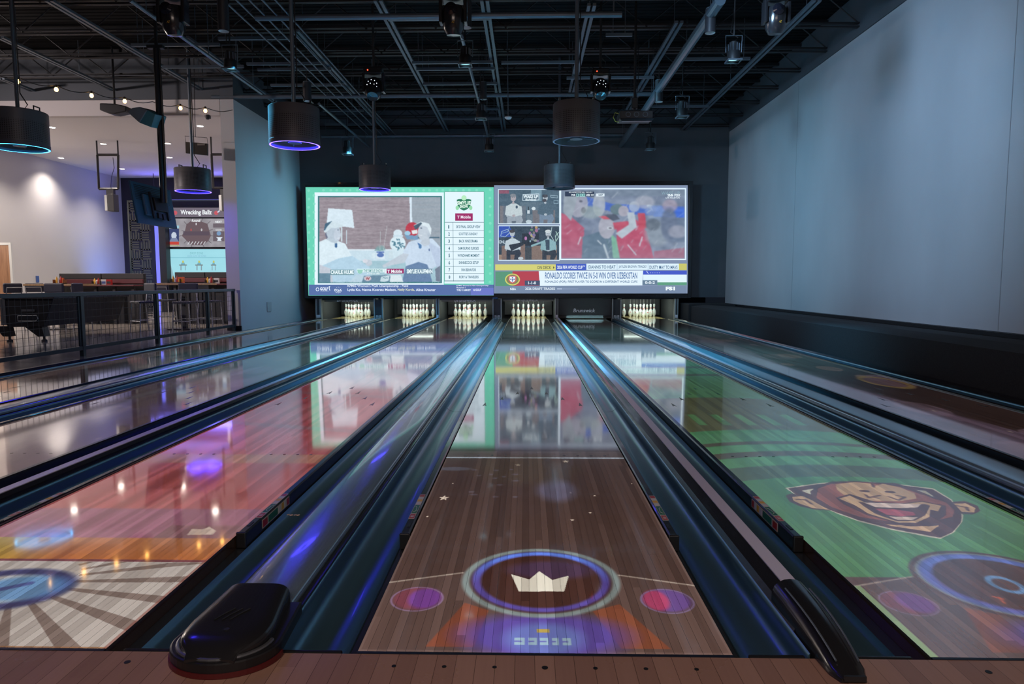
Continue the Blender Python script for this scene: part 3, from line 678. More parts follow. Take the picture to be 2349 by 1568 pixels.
# helmet and right man
p.ell(1330, 625, 78, 80, (190,45,60)); p.poly([(1320,640),(1385,630),(1392,672),(1330,682)], (235,238,235)); p.ell(1275, 670, 34, 26, (160,205,230)); p.rect(1310, 715, 1640, 728, (60,90,110)); p.poly([(1240,690),(1390,700),(1400,745),(1270,740)], (110,150,185))
p.poly([(1225,880),(1290,770),(1400,740),(1560,730),(1652,830),(1652,1020),(1560,1080),(1260,1060)], (205,222,240))
p.poly([(1500,760),(1652,850),(1652,1240),(1600,1030)], (190,205,228)); p.noise(8, 60, 40, 9)
p.poly([(1255,1050),(1400,1000),(1500,1030),(1520,1080),(1560,1240),(1210,1240)], (96,124,162))
p.poly([(1225,900),(1290,910),(1240,1010),(1080,1040),(1000,1070),(985,1040),(1080,985)], (196,206,216))
p.ell(1465, 660, 72, 98, (198,208,218)); p.ell(1520, 690, 18, 30, (184,196,208)); p.poly([(1440,750),(1530,730),(1530,800),(1470,820),(1420,780)], (194,204,214))
p.poly([(1345,580),(1430,538),(1520,560),(1550,620),(1540,690),(1500,600),(1420,575),(1380,630)], (228,240,244)); p.poly([(1345,585),(1430,545),(1440,560),(1385,625),(1360,622)], (60,80,98))
p.ell(1432, 612, 12, 6, (80,90,110)); p.line([(1408,690),(1440,696)], 7, (235,240,245)); p.poly([(1385,775),(1430,800),(1420,850)], (70,110,170)); p.ell(1420, 822, 18, 26, (70,115,165)); p.ell(1524, 862, 7, 14, (60,80,130))
p.poly([(640,1240),(760,1160),(1060,1150),(1200,1240)], (96,130,152)); p.poly([(1080,1150),(1200,1150),(1230,1240),(1070,1240)], (226,238,242)); p.poly([(600,1240),(690,1150),(780,1150),(750,1240)], (190,215,228))
p.ell(818, 1190, 42, 28, (232,238,240)); p.ell(818, 1190, 42, 28, (150,60,80), .25); p.poly([(975,1170),(1070,1150),(1060,1215),(1000,1235),(960,1225)], (205,225,232))
p.poly([(1590,1080),(1652,1040),(1652,1230),(1600,1220)], (110,120,138)); p.noise(14, 14, 12, 5); p.blur(1)
PA = picture(p, 'studio_picture', C1, L1, 2); tag(PA, 'picture of two men in white shirts talking beside a lamp and a vase')
plate('name_bar', C1, 388, 1090, 662, 1152, (112,148,158), L1, 4); plate('name_bar', C1, 1262, 1080, 1562, 1140, (112,140,160), L1, 4)
plate('title_bar', C1, 692, 1080, 1010, 1122, (214,236,240), L1, 4); plate('title_bar', C1, 1035, 1080, 1232, 1134, (156,60,108), L1, 4); plate('title_bar', C1, 1012, 1080, 1034, 1134, (222,232,240), L1, 4)
words([('CHARLIE HULME', 396, 1094, 658, 1142, .03), ('SMYLIE KAUFMAN', 1266, 1086, 1560, 1134, .03), ('Mobile', 1088, 1090, 1212, 1128, .02), ('T', 1042, 1092, 1072, 1128, .03)], C1, L1, (235,250,255), 5)
words([('THE SMYLIE SHOW', 770, 1086, 990, 1120, .01)], C1, L1, (90,150,150), 5)
words([('AT THE U.S. OPEN', 806, 1128, 955, 1146, .02)], C1, L1, (225,240,240), 5)
for (x, y, s_) in ((730, 1108, 1.0),): shape('crest', C1, [(x-34, y-18), (x+34, y-18), (x+24, y+20), (x, y+32), (x-24, y+20)], (150,205,190), L1, 5)
words([('W', 795, 1176, 842, 1208, .03)], C1, L1, (150,60,70), 5)
words([('PGA', 990, 1172, 1050, 1196, .02)], C1, L1, (110,150,165), 5)
# crest of the show
def c1p(pts): return pts
shape('crest', C1, [(1838,290),(1862,282),(1980,282),(2005,290),(1995,355),(1965,395),(1920,415),(1878,395),(1848,355)], (44,118,92), L1, 3)
m = MB(); m.add([SPt(C1, 1921+30*math.cos(a), 268+30*math.sin(a), 4) for a in np.linspace(0, 2*math.pi, 17)[:-1]], [tuple(range(16))]); m.build('crest', lit((180,232,190)), L1)
m = MB()
for xx in (1845, 1998): m.add([SPt(C1, xx+20*math.cos(a), 382+26*math.sin(a), 4) for a in np.linspace(0, 2*math.pi, 13)[:-1]], [tuple(range(12))])
m.build('crest', lit((150,215,170)), L1)
words([('SMYLIE', 1843, 305, 1998, 348, .04), ('SHOW', 1872, 350, 1968, 386, .04)], C1, L1, (225,248,235), 5)
plate('sponsor_plate', C1, 1820, 445, 2022, 530, (156,52,104), L1, 3)
words([('Mobile', 1884, 470, 1998, 505, .02), ('T', 1842, 472, 1872, 505, .03)], C1, L1, (235,225,240), 4)
items = ["SK'S FINAL GROUP VIEW", "SCOTTIE'S SUNDAY", 'BACK NINE DRAMA', 'SAM BURNS SURGES', "WYNDHAM'S MOMENT", 'SHINNECOCK SETUP', 'FAN BEHAVIOR', 'RORY & TRAVELERS']
xs = [(1832, 2108), (1862, 2078), (1864, 2080), (1856, 2090), (1848, 2098), (1862, 2088), (1892, 2060), (1866, 2088)]
ws = []; lines = MB()
for i, s_ in enumerate(items):
    y = 582+i*82.3; ws.append((s_, xs[i][0], y, xs[i][1], y+33, .02)); ws.append((str(i+1), 1740+i*.8, y-2, 1758+i*.8 if i else 1752, y+37, .03))
    yy = y+56
    lines.add([SPt(C1, 1702, yy+4, 3), SPt(C1, 2150, yy+4, 3), SPt(C1, 2150, yy, 3), SPt(C1, 1702, yy, 3)], [(0,1,2,3)])
lines.add([SPt(C1, 1702, 550, 3), SPt(C1, 2150, 550, 3), SPt(C1, 2150, 545, 3), SPt(C1, 1702, 545, 3)], [(0,1,2,3)])
lines.add([SPt(C1, 1800, 1224, 3), SPt(C1, 1804, 1224, 3), SPt(C1, 1796, 545, 3), SPt(C1, 1792, 545, 3)], [(0,1,2,3)])
lines.build('rule_lines', lit((72,112,116)), L1)
words(ws, C1, L1, (66,110,122), 3)
words([("KPMG Women's PGA Championship - Field", 586, 1262, 1280, 1296, .012), ('Lydia Ko, Nanna Koerstz Madsen,', 586, 1306, 1148, 1342, .02), ('Aline Krauter', 1370, 1306, 1596, 1336, .02),
       ("KPMG Women's PGA Championship", 1836, 1264, 2202, 1284, .01), ('Round 1', 1836, 1286, 1936, 1304, .01), ('THU 11AM ET', 1836, 1312, 2000, 1336, .03), ('GOLF', 2052, 1308, 2118, 1334, .03), ('G', 2026, 1312, 2046, 1334, .03),
       ('GOLF', 272, 1292, 362, 1328, .04), ('C H A N N E L', 276, 1330, 368, 1340, .01), ('PGA', 436, 1312, 522, 1338, .02), ('OF AMERICA', 446, 1342, 512, 1350, .01)], C1, L1, (232,242,255), 4)
words([('Nelly Korda,', 1162, 1306, 1356, 1340, .02)], C1, L1, (222,226,196), 4)
m = MB()
for a in np.linspace(math.pi*.15, math.pi*.85, 5):
    for sg in (1, -1): c_, s_ = math.cos(a), math.sin(a)*sg; m.add([SPt(C1, 480+32*c_-3, 1325-28*s_, 4), SPt(C1, 480+32*c_+3, 1325-28*s_, 4), SPt(C1, 480+44*c_, 1325-42*s_, 4)], [(0,1,2)])
m.add([SPt(C1, 242+20*math.cos(a), 1316+22*math.sin(a), 4) for a in np.linspace(0, 2*math.pi, 13)]+[SPt(C1, 242+13*math.cos(a), 1316+15*math.sin(a), 4) for a in np.linspace(0, 2*math.pi, 13)], [(i, i+1, i+14, i+13) for i in range(12)])
m.add([SPt(C1, *q, 4) for q in ((370,1284),(388,1280),(380,1300),(388,1330),(382,1332),(372,1306))], [(0,1,2,5),(5,2,3,4)]); m.build('emblem', lit((225,238,252)), L1)
# ---- right broadcast: sports news
R1 = plate('right_broadcast', C2, 66, 120, 2240, 1335, (126,142,170), scr, k=0)
rim('picture_rim', C2, 110, 165, 804, 556, 8, (216,236,250), R1, 2); rim('picture_rim', C2, 110, 572, 804, 966, 8, (216,236,250), R1, 2); rim('picture_rim', C2, 804, 152, 2222, 960, 15, (216,236,250), R1, 2)
# studio with two men, upper
p = Paint(118, 172, 800, 548, 200, 120, (66,88,104)); p.noise(18, 60, 40, 1)
p.rect(480, 172, 600, 300, (150,190,205), .5); p.rect(360, 310, 620, 400, (92,112,126), .7); p.rect(118, 176, 232, 215, (150,70,90), .8)
def man(p, cx, hy, s_, shirt, trous, hair, skin=(176,186,194), lean=0, hat=None):
    p.poly([(cx-78*s_, hy+210*s_), (cx-70*s_, hy+90*s_), (cx-20*s_, hy+62*s_), (cx+30*s_, hy+62*s_), (cx+80*s_, hy+95*s_), (cx+100*s_, hy+200*s_), (cx+30*s_, hy+230*s_)], shirt)
    p.poly([(cx-70*s_, hy+190*s_), (cx+80*s_, hy+180*s_), (cx+110*s_, hy+250*s_), (cx+60*s_, hy+340*s_), (cx+20*s_, hy+340*s_), (cx+30*s_, hy+260*s_), (cx-20*s_, hy+260*s_), (cx-20*s_, hy+340*s_), (cx-70*s_, hy+340*s_)], trous)
    p.ell(cx, hy, 30*s_, 40*s_, skin); p.ell(cx, hy+55*s_, 14*s_, 14*s_, skin); p.ell(cx-3*s_, hy-26*s_, 33*s_, 20*s_, hair); p.rect(cx-16*s_, hy-6*s_, cx-6*s_, hy-2*s_, (60,64,72)); p.rect(cx+6*s_, hy-6*s_, cx+16*s_, hy-2*s_, (60,64,72))
    p.line([(cx-70*s_, hy+100*s_), (cx-80*s_, hy+180*s_), (cx, hy+200*s_)], 26*s_, shirt); p.line([(cx+82*s_, hy+105*s_), (cx+90*s_, hy+180*s_), (cx+10*s_, hy+200*s_)], 24*s_, shirt); p.ell(cx+4*s_, hy+200*s_, 18*s_, 14*s_, skin)
    if hat: p.ell(cx, hy-30*s_, 35*s_, 20*s_, hat)
p.rect(130, 350, 170, 548, (112,108,112)); p.poly([(160,350),(420,350),(420,548),(160,548)], (104,106,116), .6); p.poly([(495,400),(750,400),(750,548),(495,548)], (116,106,108), .8)
man(p, 282, 262, 1.0, (196,208,210), (150,160,170), (120,124,132), (170,160,164)); man(p, 640, 265, .92, (70,92,108), (108,128,150), (58,60,68))
p.ell(320, 365, 12, 18, (50,70,90)); p.ell(632, 290, 24, 18, (62,62,70)); p.rect(386, 225, 570, 292, (70,92,108)); rimc = (208,226,236)
p.line([(390,225),(568,218),(570,285),(388,292),(390,225)], 7, rimc); p.rect(440, 400, 465, 440, (210,222,228)); p.rect(448, 360, 456, 400, (20,24,30)); p.ell(510, 382, 22, 18, (214,226,230)); p.rect(430, 450, 500, 548, (96,112,124)); p.ell(455, 530, 34, 20, (190,205,212))
p.line([(700,235),(780,240),(780,262),(704,258),(700,235)], 6, (150,176,190)); p.line([(738,290),(785,290),(785,325),(738,325),(738,290)], 6, (130,160,176)); p.noise(16, 10, 10, 4)
picture(p, 'studio_picture', C2, R1, 1)
words([('WAKE UP', 396, 228, 560, 268, .05), ('Barstool', 418, 270, 536, 296, .03)], C2, R1, (222,238,245), 3)
p = Paint(118, 580, 800, 958, 200, 120, (44,58,72)); p.noise(20, 50, 60, 6)
p.poly([(118,580),(240,580),(300,700),(118,705)], (44,72,170)); p.line([(140,690),(150,640),(215,615),(245,650),(190,700),(140,690)], 6, (170,200,220)); p.line([(240,585),(220,640),(150,660)], 5, (150,190,210))
p.rect(380, 660, 570, 800, (32,38,48)); g = np.random.RandomState(8)
for i in range(16): p.ell(420+g.rand()*150, 590+g.rand()*160, 8+g.rand()*14, 8+g.rand()*12, tuple(90+g.rand(3)*90))
p.line([(715,590),(700,680),(735,740)], 6, (190,215,215)); p.line([(760,640),(790,700),(760,750),(755,690),(790,650)], 8, (170,205,190))
p.poly([(150,800),(415,780),(415,958),(150,958)], (120,96,88)); p.poly([(485,800),(770,790),(770,958),(485,958)], (124,102,92)); p.rect(118, 900, 150, 958, (150,120,100)); p.rect(420, 820, 482, 958, (54,60,66))
man(p, 270, 660, .92, (192,206,212), (40,46,58), (60,58,62)); man(p, 672, 665, .92, (132,172,178), (42,48,58), (196,206,208), hat=(206,214,214))
p.line([(600,760),(490,800)], 22, (132,172,178)); p.poly([(640,730),(690,730),(690,850),(650,850)], (50,66,82)); p.line([(655,690),(690,690)], 8, (50,54,60)); p.ell(365, 940, 30, 16, (190,200,206)); p.poly([(230,790),(380,760),(400,790),(260,860)], (36,42,52)); p.noise(16, 10, 10, 7)
picture(p, 'studio_picture', C2, R1, 1)
words([('ONL', 120, 738, 190, 775, .02)], C2, R1, (190,210,222), 3)
# crowd of cheering fans, blurred
p = Paint(820, 170, 2206, 942, 300, 168, (104,116,140))
p.noise(60, 120, 60, 3); p.poly([(1040,230),(1400,330),(2206,360),(2206,480),(1500,440),(1050,340)], (44,82,196), .9); p.poly([(1900,360),(2206,380),(2206,490),(1850,470)], (36,84,214))
p.rect(820, 170, 2206, 240, (104,120,138), .7); p.poly([(1850,480),(2206,480),(2206,760),(1800,740)], (88,104,130))
p.poly([(820,430),(930,470),(1080,600),(1060,942),(820,942)], (184,62,88)); p.poly([(1440,560),(1660,500),(1780,640),(1860,942),(1450,942)], (190,50,78)); p.poly([(1860,860),(2206,820),(2206,942),(1860,942)], (168,70,94), .9)
p.poly([(1060,700),(1240,640),(1420,700),(1480,942),(1050,942)], (72,96,116)); p.poly([(1380,660),(1440,720),(1480,942),(1400,942)], (110,180,138)); p.line([(1300,790),(1350,942)], 22, (196,210,214)); p.line([(1330,720),(1400,942)], 14, (60,90,100))
p.ell(1010, 330, 110, 150, (160,158,172), .95); p.poly([(850,240),(1010,230),(960,400),(930,520),(840,420)], (150,160,168)); p.ell(1070, 400, 26, 34, (70,60,76)); p.ell(1040, 300, 20, 12, (70,70,84))
p.ell(1245, 340, 70, 130, (172,178,186), .9); p.ell(1330, 590, 90, 130, (170,166,178)); p.poly([(1240,470),(1420,450),(1410,500),(1300,500)], (206,60,74)); p.poly([(1300,450),(1430,440),(1480,500),(1400,520)], (54,60,76)); p.ell(1370, 600, 34, 18, (226,232,236)); p.ell(1370, 600, 20, 8, (70,60,70))
p.ell(1450, 390, 80, 60, (74,98,104)); p.ell(1520, 410, 60, 60, (166,158,170)); p.poly([(1400,540),(1560,520),(1580,580),(1420,620)], (196,52,74))
p.poly([(1560,420),(1640,420),(1670,590),(1500,720),(1430,660),(1580,560)], (186,196,204)); p.poly([(1680,430),(1760,430),(1780,600),(1690,620)], (198,48,66)); p.ell(1640, 360, 60, 60, (190,200,210), .7); p.ell(1760, 310, 90, 60, (176,176,188), .7, .4); p.ell(1880, 420, 90, 70, (140,160,190), .6, .4); p.ell(2040, 350, 70, 60, (160,140,156), .8, .4)
p.ell(1160, 420, 100, 60, (150,168,162), .6, .4); p.ell(1900, 660, 120, 120, (140,150,158), .7, .4); p.ell(2030, 560, 80, 160, (84,96,122), .9, .3); p.ell(2130, 640, 90, 60, (150,150,166), .8, .4); p.ell(1850, 560, 70, 60, (74,84,96), .8, .3)
for (a, b) in (((1010,780),(1040,700)), ((1570,790),(1660,900)), ((1230,740),(1270,780)), ((1700,800),(1730,700))): p.line([a, b], 12, (220,226,232))
g = np.random.RandomState(12)
for i in range(60):
    x_, y_ = 840+g.rand()*1340, 200+g.rand()*700; l_ = 30+g.rand()*60; an = -1.1+g.rand()*.5; v_ = 120+g.rand()*110
    p.line([(x_, y_), (x_+l_*math.cos(an), y_+l_*math.sin(an))], 5+g.rand()*8, (v_, v_+6, v_+14), .45)
for i in range(9):
    a_ = 1.9+i*.16; p.line([(1880+120*math.cos(a_+k*.1)+i*8, 470-130*math.sin(a_*.6+k*.12)) for k in range(7)], 4, (210,225,235), .7)
p.noise(26, 40, 26, 10); p.mix(np.clip((p.Y-700)/300, 0, 1)*.35, (150,160,176)); p.blur(3)
p.c = p.c*.82+np.array((146, 158, 178))*.18  # further haze painted over the crowd to mute its reds
PB = picture(p, 'crowd_picture', C2, R1, 1); tag(PB, 'blurred picture of cheering fans in red shirts')
plate('score_bar', C2, 862, 192, 1190, 246, (54,66,88), R1, 3); plate('score_bar', C2, 1210, 214, 1305, 246, (214,228,238), R1, 3)
for x_ in (988, 1026, 1058): plate('score_bar', C2, x_, 216, x_+30, 248, (150,210,205), R1, 4)
words([('FIFA WORLD CUP 2026 - GROUP K', 906, 195, 1170, 208, .01), ('POR', 934, 220, 980, 242, .04), ('UZB', 1098, 220, 1140, 242, .04), ('WW', 1150, 220, 1186, 242, .02), ('FOX', 2090, 218, 2156, 248, .04), ('26', 2010, 218, 2076, 246, .05), ('LIVE HOUSTON', 1992, 254, 2148, 270, .02)], C2, R1, (228,240,248), 5)
words([('1', 998, 220, 1008, 243, .04), ('0', 1034, 220, 1050, 243, .03), ('0', 1066, 220, 1082, 243, .03), ('5:57', 1238, 220, 1286, 240, .03)], C2, R1, (50,80,104), 5)
words([('WAKE UP', 1944, 190, 2150, 226, .01)], C2, R1, (130,160,176), 4)
# captions
plate('caption_band', C2, 78, 1008, 758, 1076, (206,204,120), R1, 2); plate('caption_band', C2, 758, 1002, 1100, 1074, (74,98,190), R1, 2); plate('caption_band', C2, 1102, 1000, 2140, 1070, (214,234,246), R1, 2); plate('caption_band', C2, 2140, 1000, 2228, 1072, (196,194,110), R1, 2)
words([('ON DECK', 550, 1026, 706, 1062, .01)], C2, R1, (84,96,88), 3); shape('arrow_mark', C2, [(728,1028),(744,1044),(728,1060)], (84,96,88), R1, 3)
words([('2026 FIFA WORLD CUP', 774, 1022, 1060, 1060, .02), ('TM', 1064, 1022, 1084, 1034, .01)], C2, R1, (232,242,252), 3)
words([('GIANNIS TO HEAT', 1120, 1020, 1428, 1056, .012), ('JAYLEN BROWN TRADE?', 1464, 1020, 1776, 1056, .005), ('DUSTY MAY TO MAVS', 1810, 1022, 2124, 1060, .012)], C2, R1, (64,100,134), 3)
plate('caption_rule', C2, 1445, 1004, 1449, 1070, (150,180,205), R1, 3); plate('caption_rule', C2, 1791, 1004, 1795, 1070, (150,180,205), R1, 3)
plate('flag_panel', C2, 80, 1088, 272, 1252, (92,148,122), R1, 2); plate('flag_panel', C2, 272, 1086, 574, 1250, (176,72,86), R1, 2)
def disc(name, x, y, rx, ry, col, k): return MB().add([SPt(C2, x+rx*math.cos(a), y+ry*math.sin(a), k) for a in np.linspace(0, 2*math.pi, 29)[:-1]], [tuple(range(28))]).build(name, lit(col), R1)
disc('flag_crest', 272, 1178, 84, 66, (206,206,110), 3); disc('flag_crest', 272, 1178, 70, 54, (128,130,96), 4)
shape('flag_crest', C2, [(228,1136),(316,1136),(316,1190),(296,1214),(272,1224),(248,1214),(228,1190)], (200,96,96), R1, 5)
shape('flag_crest', C2, [(240,1146),(304,1146),(304,1186),(290,1204),(272,1212),(254,1204),(240,1186)], (226,236,240), R1, 6)
m = MB()
for dx, dy in ((0,-18),(0,0),(0,18),(-18,0),(18,0)): m.add([SPt(C2, 272+dx+6*a, 1176+dy+7*b, 7) for a, b in ((-1,-1),(1,-1),(1,1),(-1,1))], [(0,1,2,3)])
m.build('flag_crest', lit((60,80,150)), R1)
shape('caption_band', C2, [(566,1082),(1738,1078),(1730,1244),(580,1250)], (222,238,250), R1, 2)
plate('score_tag', C2, 410, 1190, 580, 1246, (74,86,112), R1, 4); plate('flag_panel', C2, 1738, 1124, 2228, 1210, (220,238,248), R1, 2); plate('flag_panel', C2, 1738, 1080, 2228, 1124, (72,92,196), R1, 2); plate('flag_panel', C2, 1900, 1210, 2228, 1242, (96,156,130), R1, 2); plate('score_tag', C2, 1730, 1186, 1898, 1238, (104,128,150), R1, 4)
m = MB()
for i in range(6): m.add([SPt(C2, 1822+i*20+3*a, 1104-(i % 2)*0+3*b, 3) for a, b in ((-1,-1),(1,-1),(1,1),(-1,1))], [(0,1,2,3)])
m.add([SPt(C2, *q, 3) for q in ((1776,1082),(1784,1082),(1786,1098),(1804,1112),(1786,1106))], [(0,1,2,4),(2,3,4)]); m.build('flag_stars', lit((225,235,250)), R1)
words([('1-1-0', 448, 1200, 536, 1232, .03), ('0-0-2', 1760, 1196, 1870, 1228, .03), ('NBA', 246, 1272, 312, 1298, .02), ('2026 DRAFT TRADES', 414, 1268, 750, 1296, .012)], C2, R1, (230,242,250), 5)
words([('RONALDO SCORES TWICE IN 5-0 WIN OVER UZBEKISTAN', 638, 1098, 1672, 1170, .012)], C2, R1, (68,106,158), 3)
words([('RONALDO (POR): FIRST PLAYER TO SCORE IN 6 DIFFERENT WORLD CUPS', 636, 1190, 1674, 1222, .012)], C2, R1, (66,106,142), 3)
plate('ticker_band', C2, 80, 1252, 2222, 1335, (118,136,164), R1, 1); words([('FS1', 1992, 1258, 2096, 1300, .06)], C2, R1, (235,245,252), 3)
shape('fading_bar', C2, [(772,1276),(830,1276),(830,1290),(772,1290)], (170,186,210), R1, 3); shape('fading_bar', C2, [(836,1278),(1010,1280),(1010,1286),(836,1290)], (138,154,184), R1, 3)
tag(MB().box((at(1131,0,Y=YS).x-.04, YS-.035, SZ0-.015), (at(1131,0,Y=YS).x+.10, YS-.021, SZ0+.02)).build('blue_tape', mat('blue tape', (.02,.12,.35), .5)), 'strip of blue tape on the lower edge of the screen frame', 'tape')
# ------------------------------------------------------------------ lane projectors: coloured light thrown on the boards
LN = 18.0; NXI, NYI = 384, 2304
def unq(C): return C
class LanePic(Paint):
    def __init__(s, xc, bg):
        s.xc = xc; s.nx, s.ny = NXI, NYI; s.b = (-HW, 0, HW, LN)
        v = (np.arange(NYI)+.5)/NYI; s.X, s.Y = np.meshgrid((np.arange(NXI)+.5)/NXI*2*HW-HW, v*v*LN)
        s.c = np.zeros((NYI, NXI, 3)); s.c[:] = bg
    def px(s, C, pts):
        out = []
        for x, y in pts: q = at(*C(x, y), Z=0); out.append((q.x-s.xc, q.y))
        return out
    def ring(s, cx, cy, rx, ry, w, col, a=1, soft=.5):
        d = np.abs(np.sqrt(((s.X-cx)/rx)**2+((s.Y-cy)/ry)**2)-1)*min(rx, ry); s.mix(np.clip(1-d/(w*.5)+soft, 0, 1), col, a)
def C7(x, y): return (1500+x/2.761, 1000+y/2.761)
def C6(x, y): return (800+x/2.4726, 1000+y/2.4726)
def C8(x, y): return (x/2.76, 1000+y/2.76)
def PX(x, y): return (x, y)
def hud(p, sx=1):
    """the console ring projected at the foul line"""
    p.poly([(-.53,.445),(-.28,.53),(.28,.52),(.53,.44),(.53,0),(-.53,0)], (74,70,66), .55)
    p.line([(-.53,.445),(-.28,.53)], .008, (170,180,165)); p.line([(.28,.52),(.53,.44)], .008, (170,180,165))
    p.poly([(-.25,.30),(-.17,.25),(-.20,.03),(-.34,.03)], (170,62,16), .42); p.poly([(.25,.30),(.16,.25),(.22,.03),(.36,.03)], (170,68,16), .42)
    p.ell(0, .10, .19, .10, (60,60,190), .75, .6); p.ell(0, .08, .09, .07, (80,130,200), .7, .6)
    p.ell(0, .48, .262, .265, (30,14,12)); p.ring(0, .48, .262, .262, .028, (110,150,150), .9); p.ring(0, .48, .225, .225, .030, (60,66,170), .9)
    d = np.abs(np.hypot(p.X, p.Y-.48)/.228-1)*.228; p.mix(np.clip(1-d/.02+.3, 0, 1)*np.clip((p.Y-.45)/.2, 0, 1), (70,130,240))
    p.ell(-.41, .33, .068, .07, (120,50,80), .7, .3); p.ell(-.385, .33, .045, .06, (90,50,200), .6, .4); p.ell(.41, .33, .068, .07, (80,62,170), .7, .3); p.ell(.375, .33, .035, .06, (190,50,90), .7, .4)
    p.ring(-.41, .325, .084, .084, .007, (120,110,150), .8); p.ring(.41, .325, .084, .084, .007, (110,110,160), .7)
def pic4():
    p = LanePic(0, (50,47,44)); p.noise(6, .4, .8, 1)
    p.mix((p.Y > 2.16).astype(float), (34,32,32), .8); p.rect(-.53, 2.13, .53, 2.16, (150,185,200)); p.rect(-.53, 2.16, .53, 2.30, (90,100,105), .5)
    p.rect(-.53, 0, .53, .012, (90,85,80)); p.rect(-.53, 0, -.518, 2.1, (90,88,84), .7); p.rect(.518, 0, .53, 2.1, (90,88,84), .7)
    hud(p); p.ell(.04, .56, .12, .06, (50,60,150), .4, .6)
    p.poly(p.px(C6, [(965,880),(1222,880),(1248,790),(1155,815),(1080,765),(1025,812),(922,783)]), (200,222,205))
    p.rect(-.02, .115, .02, .135, (150,150,70)); 
    for a, b in ((-.085,-.055),(-.045,-.02),(-.01,.015),(.025,.045),(.055,.08)): p.rect(a, .045, b, .085, (130,185,200), .9); p.rect(a, .06, b-.008, .068, (70,90,180), .8)
    for (x, y, r_) in ((540,350,.026),(960,163,.018),(1230,143,.02),(1258,320,.008),(1395,337,.008),(1370,434,.008),(1268,475,.009),(446,455,.007),(590,268,.006),(1605,268,.006)):
        (cx, cy), = p.px(C6, [(x, y)]); pts = []
        for j in range(10): a = math.pi/2+j*math.pi/5; rr = r_ if j % 2 == 0 else r_*.42; pts.append((cx+rr*math.cos(a), cy+rr*1.6*math.sin(a)))
        p.poly(pts, (215,225,205))
    p.ell(.10, 1.52, .07, .13, (90,110,150), .6, .8); p.ell(-.06, 1.9, .2, .2, (62,66,52), .6, .8); p.ell(-.45, 1.9, .07, .03, (80,100,120), .7, .6)
    g = np.random.RandomState(4)
    for i in range(14): p.ell(-.35+g.rand()*.25, 1.4+g.rand()*.5, .008+g.rand()*.01, .012, (78,86,100), .7, .5)
    return p
def pic5():
    p = LanePic(1.599, (40,150,70)); p.noise(18, .3, .5, 2)
    Y = p.Y; c = p.X*p.X
    p.mix(np.clip((Y-1.0)/1.2, 0, 1), (50,160,92), .8)
    for y0, y1, col, a in ((.9,1.75,(52,130,72),.3),(1.78,2.02,(44,78,58),.75),(2.02,2.20,(60,170,100),.9),(2.22,2.34,(58,70,56),.9),(2.34,2.5,(64,176,110),.8),(2.52,2.60,(58,72,56),.9),(2.6,2.85,(60,165,104),.8),
                           (2.95,4.3,(70,66,24),.72),(4.3,5.7,(56,142,70),.7),(5.72,5.9,(50,60,24),.8),(6.4,6.6,(40,52,24),.8),(7.0,7.3,(60,150,80),.8),(7.3,18.6,(34,62,40),.9)):
        yy = Y+c*.35*(1 if y0 < 3 else 0); p.mix(((yy > y0) & (yy < y1)).astype(float), col, a)
    for xx in (-.36, -.18, 0, .18, .36): p.rect(xx-.03, 3.1, xx+.03, 3.5, (70,190,100), .7)
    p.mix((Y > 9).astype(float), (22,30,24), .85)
    p.mix(((Y < .55+.1*np.clip(-p.X, -.6, .6)) & (Y < .52)).astype(float), (56,40,36), .95)
    hud(p); p.rect(-.53, 0, -.505, .45, (120,200,120), .8)
    p.ell(0, .48, .2, .2, (40,20,16), 1); p.ring(0, .48, .24, .24, .03, (60,110,230), .7); p.ring(0, .48, .275, .275, .02, (40,24,24), .9)
    P = lambda *q: p.px(C7, q)
    dk, ck, br, tn, wh = (56,28,28), (52,52,44), (138,72,50), (205,188,130), (195,222,190)
    p.poly(P((830,328),(1030,298),(1160,288),(1270,284),(1380,290),(1520,300),(1770,330),(1885,400),(1960,500),(1955,540),(1900,610),(1815,650),(1750,640),(1500,592),(1300,540),(1150,486),(880,362)), wh)
    p.poly(P((850,330),(1040,304),(1160,292),(1380,294),(1520,304),(1765,336),(1880,404),(1950,500),(1945,545),(1890,608),(1812,642),(1500,584),(1300,532),(1150,480),(890,362)), dk)
    p.poly(P((935,345),(1030,328),(1000,372)), wh); p.poly(P((1605,335),(1720,345),(1775,382),(1690,372)), wh); p.poly(P((1390,525),(1600,570),(1690,570),(1835,545),(1750,605),(1500,568)), (220,200,140))
    # ears
    p.poly(P((835,375),(870,362),(960,375),(1010,400),(1080,440),(1135,470),(1020,465),(930,445),(860,415)), dk); p.poly(P((875,385),(940,378),(1000,405),(1060,440),(1110,465),(1010,455),(930,430),(885,408)), tn); p.line(P((905,400),(960,402),(1000,430)), .012, dk)
    p.poly(P((1890,415),(1970,410),(2050,440),(2068,475),(2020,495),(1930,490)), dk); p.poly(P((1900,425),(1975,425),(2035,455),(2030,482),(1950,480)), tn); p.line(P((1920,440),(1980,450),(1990,470)), .012, dk)
    # head
    p.poly(P((1000,400),(990,350),(1040,310),(1130,287),(1270,283),(1390,292),(1530,296),(1640,330),(1760,380),(1870,420),(1930,470),(1940,510),(1880,560),(1740,570),(1500,560),(1330,540),(1140,470)), dk)
    p.poly(P((1030,390),(1040,330),(1130,300),(1300,290),(1400,300),(1560,320),(1700,370),(1850,420),(1905,470),(1890,510),(1800,530),(1700,560),(1500,540),(1300,510),(1130,450)), br)
    p.poly(P((1150,305),(1270,290),(1370,300),(1390,318),(1450,300),(1560,325),(1650,360),(1665,395),(1560,410),(1400,410),(1250,405),(1160,340)), tn)
    p.line(P((1380,292),(1392,322)), .012, dk)
    p.poly(P((1150,390),(1240,365),(1400,415),(1560,425),(1700,410),(1850,440),(1850,500),(1760,560),(1560,555),(1350,500),(1200,430)), dk)
